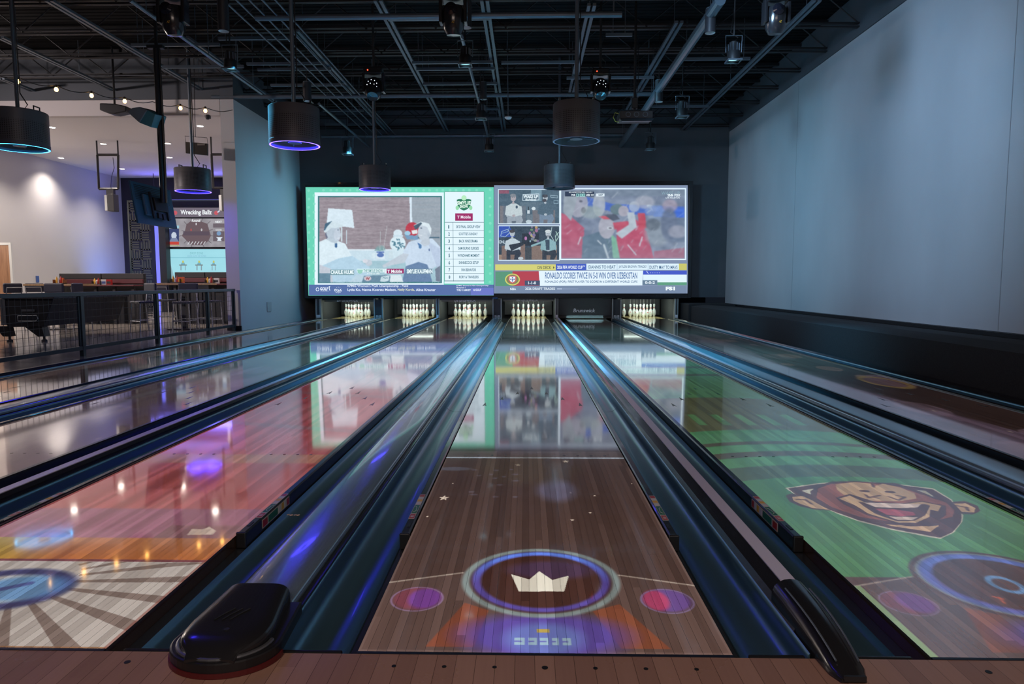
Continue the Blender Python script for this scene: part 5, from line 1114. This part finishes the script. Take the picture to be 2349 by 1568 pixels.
# ------------------------------------------------------------------ lounge fittings overhead
LD = [(119,292),(85,333),(140,362),(237,330),(385,329),(389,361),(280,387),(459,289),(526,385)]
LDN = ['upper left by the cyan drum light', 'just under the cyan drum light', 'lowest on the left by the wall', 'above the first hanging frame', 'left of the monitor pole, upper', 'left of the monitor pole, lower', 'right of the first hanging frame', 'nearest the header above the drum light', 'behind the second hanging frame']
for (px, py), nm in zip(LD, LDN):
    q = at(px, py, Z=4.9); r = thing('recessed_downlight', 'bright round recessed downlight in the pale lounge ceiling, '+nm, 'ceiling light', (q.x, q.y, 4.9), 'lounge downlights')
    MB().lathe([(0, -.004), (.075, -.004)], (q.x, q.y, 4.9), n=20).build('diffuser', 'down', r); MB().lathe([(.075, -.006), (.10, -.006), (.10, -.001)], (q.x, q.y, 4.9), n=20).build('trim_ring', 'smoke_d', r)
    lamp('downlight_beam', 'SPOT', (q.x, q.y, 4.88), 330, (1, .86, .76), (q.x, q.y, 0), spot_size=2.0, spot_blend=.9, shadow_soft_size=.06)
for (px, py, e) in ((-120, 300, 400), (-200, 345, 400), (-60, 368, 380), (-150, 420, 300)):
    q = at(px, py, Z=4.9); 
    lamp('downlight_beam', 'SPOT', (q.x, q.y, 4.88), e, (1, .84, .70), (q.x, q.y, 0), spot_size=2.2, spot_blend=.9, shadow_soft_size=.06)
for (x_, y_) in ((-19.5, 15.5), (-17.0, 14.6), (-22, 15.0)): lamp('unseen_lounge_fill', 'POINT', (x_, y_, 3.2), 260, (1, .87, .80), shadow_soft_size=.3)  # unseen point lights added out of view to lift the lounge ceiling
lamp('violet_wash', 'AREA', (-11.5, 22.9, 4.2), 45, (.18, .16, 1), (-11.5, 22, 4.9), size=5, shape='RECTANGLE', size_y=.3)
# festoon string
pts_ = [(-30,160),(41,177),(129,196),(210,210),(286,223),(350,233),(414,240),(471,246),(533,252)]
W3 = [at(x, y, Z=4.62) if x < 500 else at(x, y, Y=13.46) for x, y in pts_]
cab = []
for a, b in zip(W3[:-1], W3[1:]):
    for t in range(6): q = a.lerp(b, t/6); q.z -= .06*math.sin(math.pi*t/6); cab.append(tuple(q))
cab.append(tuple(W3[-1]))
tag(MB().tube(cab, .008, n=6).build('festoon_cable', 'black'), 'thin black festoon cable sagging towards the lounge header', 'cable')
for (x, y), nm in zip([(41,186),(129,204),(210,218),(286,231),(414,247),(471,253)], ['first from the left by the drum rod', 'second from the left', 'third from the left', 'left of the monitor pole', 'right of the monitor pole', 'last one near the side wall']):
    q = at(x, y, Z=4.55); r = thing('festoon_bulb', 'warm glowing bulb on the festoon cable, '+nm, 'light bulb', tuple(q), 'festoon bulbs')
    MB().lathe([(0, -.05), (.022, -.042), (.034, -.018), (.032, .004), (.018, .028)], tuple(q), n=16).build('glass_bulb', 'bulb', r, smooth=True)
    MB().lathe([(.018, .026), (.018, .075), (0, .075)], tuple(q), n=10).build('socket', 'black', r)
q = at(476, 268, Y=13.40); r = thing('dome_camera', 'small dark dome camera under the lounge header', 'camera', tuple(q)); MB().lathe([(0, -.06), (.035, -.05), (.055, -.01), (.06, .03), (0, .04)], tuple(q), n=16).build('dome', 'char', r, smooth=True); MB().box((q.x-.03, q.y, q.z-.02), (q.x+.03, 13.499, q.z+.05)).build('bracket', 'char', r)
a = at(228, 236, Y=12.6); b = at(290, 260, Y=12.6); m = MB().prism([tuple(at(x, y, Y=12.6)) for x, y in ((228,236),(228,252),(250,260),(262,261),(288,256),(289,243),(262,237))], (0, .25, 0)); r = thing('header_speaker', 'black horn shaped speaker mounted in front of the lounge header', 'speaker', tuple(a)); m.build('cabinet', 'black', r, bevel=.02); MB().tube([(a.x+.25, 12.72, a.z), (a.x+.25, 12.72, 5.949)], .02, n=6).build('hanger', 'black', r)
# hanging panel
P_ = [at(x, y, Y=13.0) for x, y in ((425,325),(475,329),(475,356),(426,351))]; r = thing('wire_hung_speaker', 'flat black speaker box hanging on wires behind the lounge drum light rod', 'speaker', tuple(P_[0]))
MB().prism([tuple(q) for q in P_], (0, .06, 0)).build('box_body', 'black', r); T = at(448, 205, Y=13.03)
MB().tube([tuple(P_[0]+Vector((0,.03,0))), tuple(at(424,312,Y=13.03)), tuple(at(475,316,Y=13.03)), tuple(P_[1]+Vector((0,.03,0)))], .005, n=5).build('wire_frame', 'steel_b', r)
MB().tube([tuple(at(448,314,Y=13.03)), (T.x, T.y, 5.949)], .007, n=5).build('hanging_wire', 'black', r); MB().box(tuple(at(453,329,Y=12.995)), tuple(at(470,333,Y=12.985))).build('connector', 'rail_in', r)
for (x0, x1, yt, yb, dx, nm) in ((223, 271, 355, 433, 254, 'left, in front of the pale wall'), (485, 541, 354, 431, 515, 'right, partly behind the side wall')):
    Yf = 17.0 if x0 == 223 else 16.6
    P_ = [at(x, y, Y=Yf) for x, y in ((x0, yt), (x1, yt), (x1, yb), (x0+4, yb))]
    r = thing('projector_frame', 'black rectangular frame holding a white projector, '+nm, 'projector mount', tuple(P_[0]))
    f_ = MB()
    for i in range(4): f_.tube([tuple(P_[i]), tuple(P_[(i+1) % 4])], .035, n=4)
    f_.build('frame_tube', 'char', r)
    hz = MB()
    for q in (P_[0], P_[1]): hz.tube([tuple(q), (q.x, q.y, 4.9)], .02, n=6)
    hz.build('ceiling_rod', 'char', r)
    c0 = at(dx-10, 448, Y=Yf); c1 = at(dx-2, 484, Y=Yf); pb = MB().box((c0.x, Yf-.10, c0.z), (c1.x, Yf+.15, c1.z)); pb.build('projector_body', 'smoke_d', r, bevel=.01)
    c0 = at(dx-2, 446, Y=Yf); c1 = at(dx+14, 485, Y=Yf); MB().box((c0.x, Yf-.12, c0.z), (c1.x, Yf+.12, c1.z)).build('projector_side', 'char', r, bevel=.01)
    a = at(dx, 434, Y=Yf); b = at(dx, 448, Y=Yf); MB().box((a.x-.10, Yf-.05, b.z), (a.x+.10, Yf+.05, a.z)).build('bracket', 'char', r)
    MB().tube([tuple(at(dx+5, yt+6, Y=Yf)), tuple(at(dx+8, yt+30, Y=Yf)), tuple(at(dx+2, yt+50, Y=Yf)), tuple(at(dx, yb, Y=Yf))], .008, n=5).build('cable', 'black', r)
# ------------------------------------------------------------------ lounge end wall: game screens, slot light, lattice
YE = 23.5
def eplate(name, x0, y0, x1, y1, col, parent, k, g=1): return plate(name, PX, x0, y0, x1, y1, col, parent, k, g, Yp=YE)
for (b0, nm, lb) in (((383, 476, 517, 498), 'sign', 'lit name sign above the lounge game screens'), ((382, 501, 519, 566), 'up', 'upper lounge game screen with cracked wall graphic and round counter'), ((380, 571, 520, 640), 'lo', 'pale cyan lower lounge game screen with small towers')):
    x0, y0, x1, y1 = b0; a = at(x0-3, y0-2, Y=YE); b = at(x1+3, y1+2, Y=YE)
    r = thing('game_screen', lb, 'screen', (a.x, YE, b.z)); MB().box((a.x, YE+.002, b.z), (b.x, YE+.09, a.z)).build('screen_frame', 'char', r)
    if nm == 'sign':
        e = eplate('sign_face', x0, y0, x1, y1, (112,104,116), r, 0); words([('Wrecking Ballz', 414, 481, 486, 495, .03)], PX, e, (232,236,240), 3, Yp=YE)
        for xx in (402, 496): MB().add([SPt(PX, xx+5*math.cos(a), 488+5*math.sin(a), 2, YE) for a in np.linspace(0, 2*math.pi, 13)[:-1]], [tuple(range(12))]).build('ball_mark', lit((190,90,100)), e); 
        MB().add([SPt(PX, 498+x, 486+y, 3, YE) for x, y in ((0,0),(6,-5),(8,-3),(2,2))], [(0,1,2,3)]).build('ball_mark', lit((200,210,230)), e)
    elif nm == 'up':
        p = Paint(x0, y0, x1, y1, 180, 84, (150,146,152)); p.noise(26, 9, 9, 3)
        pts = [(417,540),(424,530),(428,514),(440,505),(462,508),(476,513),(480,528),(484,540),(478,552),(466,562),(440,562),(428,552)]; p.poly(pts, (104,88,94)); p.rect(420, 530, 480, 540, (84,74,88), .7)
        for i, (a, b) in enumerate(pts): p.line([(a, b), (a+(a-450)*.25, b+(b-534)*.3)], 1.2, (80,74,80), .8)
        p.rect(386, 524, 411, 560, (60,70,110)); p.rect(387, 554, 411, 561, (190,70,60)); p.ell(399, 540, 6, 8, (190,200,215)); p.poly([(388,554),(394,545),(405,545),(410,554)], (120,130,160)); p.rect(385, 517, 411, 523, (150,190,205))
        p.rect(489, 512, 515, 522, (108,98,106)); p.rect(489, 530, 515, 553, (104,94,102)); p.ell(502, 535, 5, 5, (120,150,185)); p.poly([(496,544),(510,544),(506,548),(508,552),(498,552),(500,548)], (215,225,235))
        for i in range(6): p.line([(431+i*7.2, 560), (435+i*7.2, 554)], 1.4, (215,220,225))
        e = picture(p, 'game_picture', PX, r, 0, Yp=YE)
        words([('Round', 440, 503, 459, 509, .03), ('1', 449, 511, 451, 516, .02), ('NEXT', 494, 506, 509, 511, .04), ('0', 461, 524, 464, 530, .03), ('RUNNER', 495, 526, 509, 528.5, .03)], PX, r, (226,230,234), 3, Yp=YE)
        words([('0', 437, 524, 440, 530, .03)], PX, r, (190,80,80), 3, Yp=YE); words([('The Wrecking Ball', 386, 561.5, 412, 564, .03)], PX, r, (190,190,90), 3, Yp=YE)
    else:
        p = Paint(x0, y0, x1, y1, 180, 84, (156,214,226)); p.rect(x0, 590, x1, 591.2, (130,190,205)); p.noise(6, 20, 10, 2)
        p.poly([(384,594),(389,598),(394,615),(401,640),(380,640)], (140,176,186))
        for cx_, s_ in ((420,1), (457,1), (490,.7)):
            p.rect(cx_-9*s_, 606, cx_+9*s_, 609, (120,130,130)); p.rect(cx_-6*s_, 609, cx_-4*s_, 620, (130,150,160)); p.rect(cx_+4*s_, 609, cx_+6*s_, 620, (130,150,160)); p.poly([(cx_-5*s_,606),(cx_,597),(cx_+5*s_,606)], (110,170,190)); p.ell(cx_, 600, 2, 3, (190,190,90))
        e = picture(p, 'game_picture', PX, r, 0, Yp=YE); words([('DROP ZONE', 436, 578, 466, 583, 0)], PX, r, (120,180,190), 3, Yp=YE); words([('KNOCK DOWN THE TOWERS', 430, 586, 473, 588, 0)], PX, r, (110,150,190), 3, Yp=YE)
a = at(356, 500, Y=23.3); b = at(373, 670, Y=23.3); r = thing('slot_light', 'tall glowing violet light slot left of the game screens', 'light', (a.x, 23.3, -.05))
MB().box((a.x, 23.32, -.05), (b.x, 23.5, a.z)).build('lit_panel', mat('lit white panel', (.3,.3,.36), .6, emit=(.28,.28,1), es=.5), r); MB().box((a.x-.02, 23.25, -.05), (a.x+.06, 23.31, a.z)).build('led_strip', 'ledblue', r); MB().box((b.x, 23.2, -.05), (b.x+.25, 23.5, a.z)).build('side_jamb', 'char', r)
a = at(405, 456, Y=22.6); b = at(520, 462, Y=22.6); r = thing('lighting_bar', 'slim horizontal metal bar above the lit name sign', 'bar', tuple(a)); MB().tube([(a.x-1.0, 22.6, a.z-.05), (b.x+.4, 22.6, a.z-.05)], .03, n=8).build('bar_tube', 'steel', r)
for xx in (a.x-.8, b.x+.2): MB().tube([(xx, 22.6, a.z-.05), (xx, 22.6, 4.899)], .012, n=6).build('hanger', 'steel_b', r)
def lattice(label, x0, x1, z0, z1, y, seed):
    """board pierced with a woven pattern of short slots"""
    r = thing('lattice_screen', label, 'lattice screen', (x0, y, z0)); g = random.Random(seed); m = MB(); s_ = .30
    nx = max(1, round((x1-x0)/s_)); nz = round((z1-z0)/s_); sx = (x1-x0)/nx; sz = (z1-z0)/nz
    for i in range(nx):
        for j in range(nz):
            xa, za = x0+i*sx, z0+j*sz
            if (i+j) % 2:
                for q in range(4): m.box((xa, y, za+q*sz/4), (xa+sx*(1 if g.random() < .5 else .82), y+.03, za+q*sz/4+sz/7))
                m.box((xa, y, za), (xa+sx*.12, y+.03, za+sz))
            else:
                for q in range(4): m.box((xa+q*sx/4, y, za), (xa+q*sx/4+sx/7, y+.03, za+sz*(1 if g.random() < .5 else .82)))
                m.box((xa, y, za), (xa+sx, y+.03, za+sz*.12))
    m.build('pierced_board', 'lattice', r); MB().box((x0-.05, y-.01, z0), (x0-.002, y+.06, z1+.05)).build('edge_post', 'rail', r); MB().box((x0, y-.01, z1+.002), (x1, y+.05, z1+.05)).build('top_edge', 'rail', r)
    return r
a = at(295, 463, Y=20.0); b = at(342, 463, Y=20.0); lattice('dark lattice board with woven slots behind the tilted monitor', a.x, b.x, -.05, a.z, 20.0, 3)
a = at(521, 475, Y=21.0); b = at(537, 475, Y=21.0); lattice('narrow lattice board right of the game screens', a.x, b.x, -.05, a.z, 21.0, 5)
lamp('lattice_glow', 'SPOT', (at(330, 600, Y=22).x, 21.8, 1.0), 110, (.10,.25,1), (at(300, 560, Y=23).x-1, 22.9, 2.4), spot_size=2.2, spot_blend=1, shadow_soft_size=.1)
lamp('lattice_front_glow', 'SPOT', (at(330, 600, Y=18.5).x, 18.6, .4), 110, (.05,.45,1), (at(320, 600, Y=20).x, 20, 1.6), spot_size=1.4, spot_blend=1, shadow_soft_size=.1)
# door
a = at(22, 562, Y=17.24); r = struct(MB().box((a.x-1.0, 17.20, -.05), (a.x, 17.249, a.z)).build('door_1', 'door'))
m = MB(); m.box((a.x+.002, 17.19, -.05), (a.x+.07, 17.249, a.z+.07)); m.box((a.x-1.0, 17.19, a.z+.002), (a.x+.0, 17.249, a.z+.07)); struct(m.build('trim_5', 'smoke_d'))
a = at(86, 640, X=-15.09); tag(MB().box((-15.098, a.y-.06, a.z-.10), (-15.08, a.y+.06, a.z+.10)).build('wall_switch', 'bluep'), 'small blue switch plate on the pale lounge wall', 'switch')
# ------------------------------------------------------------------ lounge furniture
def booth(label, x0, x1, yt, Yb, seed):
    a = at(x0, yt, Y=Yb); b = at(x1, yt, Y=Yb); X0, X1 = a.x, b.x; zt = a.z; ym = at(x0, yt+13, Y=Yb).z; zl = at(x0, yt+26, Y=Yb-.3).z
    r = thing('booth_bench', label, 'booth', (X0, Yb, FZ))
    MB().box((X0, Yb, FZ), (X1, Yb+.10, ym)).build('bench_body', 'char', r)
    nn = 2
    for i in range(nn):
        MB().box((X0+(X1-X0)*i/nn+.01, Yb-.01, ym), (X0+(X1-X0)*(i+1)/nn-.01, Yb+.12, zt)).build('back_panel', 'char', r, bevel=.01)
    MB().box((X0, Yb-.06, zl+.03), (X1, Yb-.002, ym-.005)).build('burgundy_pad', 'burg', r, bevel=.015)
    MB().box((X0, Yb-.50, zl-.04), (X1, Yb-.065, zl)).build('counter_ledge', 'burg', r, bevel=.01)
    for i in range(5): xx = X0+.15+(X1-X0-.3)*i/4; MB().box((xx-.035, Yb-.30, FZ), (xx+.035, Yb-.22, zl-.045)).build('leg', 'char', r)
    return zl, Yb-.28
zl1, yl1 = booth('long charcoal booth counter with burgundy pad before the pale wall', 135, 330, 627, 16.3, 1)
zl2, yl2 = booth('charcoal booth counter with burgundy pad under the game screens', 400, 540, 624, 16.3, 2)
def table(label, x0, x1, y, Yt):
    a = at(x0, y, Y=Yt); b = at(x1, y, Y=Yt); r = thing('high_table', label, 'table', ((a.x+b.x)/2, Yt, FZ)); cx = (a.x+b.x)/2
    MB().box((a.x, Yt, a.z-.045), (b.x, Yt+.75, a.z)).build('tabletop', 'butcher', r, bevel=.006)
    MB().box((cx-.05, Yt+.33, FZ+.02), (cx+.05, Yt+.43, a.z-.05)).build('column', 'char', r); MB().box((cx-.30, Yt+.12, FZ), (cx+.30, Yt+.64, FZ+.02)).build('base_plate', 'char', r)
    return cx, a.z
t1x, t1z = table('high butcher block table nearest the pool table', 52, 175, 651, 13.6); t2x, t2z = table('high butcher block table in front of the game screens', 340, 463, 649, 13.6)
def stool():
    r = thing('bar_stool', 'x', 'bar stool', local=True); S = .68
    MB().box((-.20, -.19, S-.05), (.20, .19, S)).build('seat', 'stoolf', r, bevel=.02)
    bk = MB().box((-.22, .155, S+.18), (.22, .215, S+.40)); bk.build('backrest', 'stoolf', r, bevel=.028)
    for sx in (-1, 1):
        MB().tube([(sx*.18, .17, S-.06), (sx*.18, .228, S+.30)], .012, n=6).build('back_post', 'stoolm', r)
        MB().tube([(sx*.17, -.16, S-.05), (sx*.20, -.20, 0)], .013, n=6).build('leg', 'stoolm', r); MB().tube([(sx*.17, .16, S-.05), (sx*.20, .22, 0)], .013, n=6).build('leg', 'stoolm', r)
        MB().tube([(sx*.188, -.185, .26), (sx*.188, .20, .26)], .010, n=6).build('stretcher', 'stoolm', r)
    MB().tube([(-.188, -.183, .24), (.188, -.183, .24)], .012, n=6).build('footrest', 'stoolm', r); MB().tube([(-.188, .20, .28), (.188, .20, .28)], .010, n=6).build('stretcher', 'stoolm', r); MB().tube([(-.18, .228, S+.30), (.18, .228, S+.30)], .012, n=6).build('back_bar', 'stoolm', r)
    return r
ST = stool(); used = False
# (pixel of the seat centre, feet depth, turn, label)
for (px, Yq, rz, lb) in ((17, 13.3, 1.35, 'navy bar stool at the left frame edge seen edge on'), (113, 13.1, 3.14, 'navy bar stool with its back to the lanes at the left high table'), (92, 14.8, .1, 'navy bar stool half hidden behind the left high table'),
    (199, 13.6, -1.45, 'navy bar stool seen side on right of the left high table'), (328, 13.2, 2.6, 'navy bar stool turned aslant left of the right high table'), (378, 14.7, .0, 'navy bar stool behind the right high table on its left'),
    (424, 13.1, 3.14, 'navy bar stool with its back to the lanes at the right high table'), (481, 13.8, -1.75, 'navy bar stool side on at the right end of the right high table')):
    o = ST if not used else copy_tree(ST); used = True
    q = at(px, 700, Y=Yq); o.location = (q.x, Yq, FZ); o.rotation_euler = (0, 0, rz+math.pi); o['label'] = lb; o['group'] = 'lounge bar stools'
def caddy(label, x, Y, z, kind):
    r = thing('condiment_caddy', label, 'caddy', (x, Y, z)); k_ = MB(); k_.box((x-.12, Y-.07, z), (x+.12, Y+.07, z+.02)); k_.box((x-.12, Y-.07, z), (x-.11, Y+.07, z+.10)); k_.box((x+.11, Y-.07, z), (x+.12, Y+.07, z+.10)); k_.build('tray', 'brown' if kind == 0 else 'char', r)
    for dx, mm, h in ((-.07, 'yellow', .15), (-.02, 'whitep', .11), (.03, 'redp', .16)): MB().lathe([(.022, 0), (.024, h*.7), (.01, h*.85), (.008, h), (0, h)], (x+dx, Y, z+.021), n=10).build('squeeze_bottle', mm, r, smooth=True)
    MB().lathe([(.025, 0), (.025, .12), (0, .12)], (x+.08, Y, z+.021), n=10).build('jar', 'orange' if kind == 0 else 'brown', r)
    if kind == 0: MB().tube([(x, Y+.03, z+.02), (x, Y+.03, z+.19), (x+.025, Y+.03, z+.215), (x, Y+.03, z+.24), (x-.025, Y+.03, z+.215), (x, Y+.03, z+.19)], .004, n=5).build('carry_loop', 'black', r)
caddy('condiment caddy with a ring handle on the left high table', t1x, 13.95, t1z, 0); caddy('condiment caddy with yellow and red bottles on the long booth counter', at(223, 640, Y=yl1).x, yl1, zl1, 1)
caddy('condiment caddy with dark bottles on the right high table', t2x-.15, 13.95, t2z, 1); caddy('condiment caddy on the booth counter under the game screens', at(482, 640, Y=yl2).x, yl2, zl2, 1)
for (x, Y, z, m_, lb) in ((at(239, 640, Y=yl1).x, yl1, zl1, 'smoke_d', 'grey napkin holder beside the bottles on the long booth counter'), (at(413, 640, Y=13.9).x, 13.95, t2z, 'orange', 'orange and red card holder on the right high table'), (at(497, 640, Y=yl2).x, yl2, zl2, 'whitep', 'white standing menu card on the booth counter under the game screens'), (at(246, 640, Y=yl1).x+.05, yl1, zl1, 'redp', 'dark red holder right of the napkin holder on the booth counter')):
    r = thing('card_holder', lb, 'card holder', (x, Y, z)); MB().box((x-.07, Y-.03, z), (x+.07, Y+.03, z+.14)).build('card_block', m_, r, bevel=.005); MB().box((x-.05, Y-.034, z+.03), (x+.05, Y-.031, z+.09)).build('printed_area', 'bluep' if m_ == 'smoke_d' else 'yellow' if m_ == 'orange' else 'char', r)
# pool table
Yp = 10.5; a = at(115, 700, Y=Yp); X1 = a.x; X0 = at(13, 700, Y=Yp).x; r = thing('pool_table', 'black coin operated pool table with tapered feet behind the railing', 'pool table', ((X0+X1)/2, Yp, FZ))
zt, zb = .74, at(60, 748, Y=Yp).z
MB().prism([(X0, Yp, zt), (X1+.06, Yp, zt), (X1-.14, Yp, zb), (X0, Yp, zb-.02)], (0, 2.3, 0)).build('cabinet', 'black', r, bevel=.01)
MB().box((X0-.05, Yp-.03, zt), (X1+.10, Yp+2.35, zt+.07)).build('top_rail', 'char', r, bevel=.015)
MB().box((X0-.10, Yp-.01, zb+.02), (X0-.002, Yp+.12, zt)).build('corner_post', 'rail_in', r)
s0 = at(42, 724, Y=Yp); s1 = at(86, 736, Y=Yp); MB().box((s0.x, Yp-.012, s1.z), (s1.x, Yp-.001, s0.z)).build('ball_slot', 'gutter_edge', r)
MB().tube([(s0.x, Yp-.014, s0.z), (s1.x, Yp-.014, s0.z+.01), (s1.x+.02, Yp-.014, (s0.z+s1.z)/2), (s1.x-.02, Yp-.014, s1.z), (s0.x, Yp-.014, s1.z), (s0.x, Yp-.014, s0.z)], .008, n=6).build('slot_trim', 'post', r)
s0 = at(50, 709, Y=Yp); s1 = at(80, 714, Y=Yp); MB().box((s0.x, Yp-.012, s1.z), (s1.x, Yp-.001, s0.z)).build('coin_slot', 'rail_in', r)
for xx, d in ((at(82, 760, Y=Yp).x, .14), (at(2, 760, Y=Yp).x, -.02)):
    MB().prism([(xx-.16-d*.5, Yp+.02, zb), (xx+.10, Yp+.02, zb), (xx+.14, Yp+.02, FZ+.10), (xx+.02, Yp+.02, FZ+.10)], (0, .16, 0)).build('leg', 'black', r); MB().lathe([(.05, 0), (.05, .03), (.02, .05), (.02, .10)], (xx+.08, Yp+.1, FZ), n=12).build('levelling_foot', 'char', r, smooth=True)
# ------------------------------------------------------------------ tidy up
for o in list(bpy.data.objects):
    for k_ in ('wloc', 'local'):
        if k_ in o: del o[k_]
bpy.context.view_layer.update()
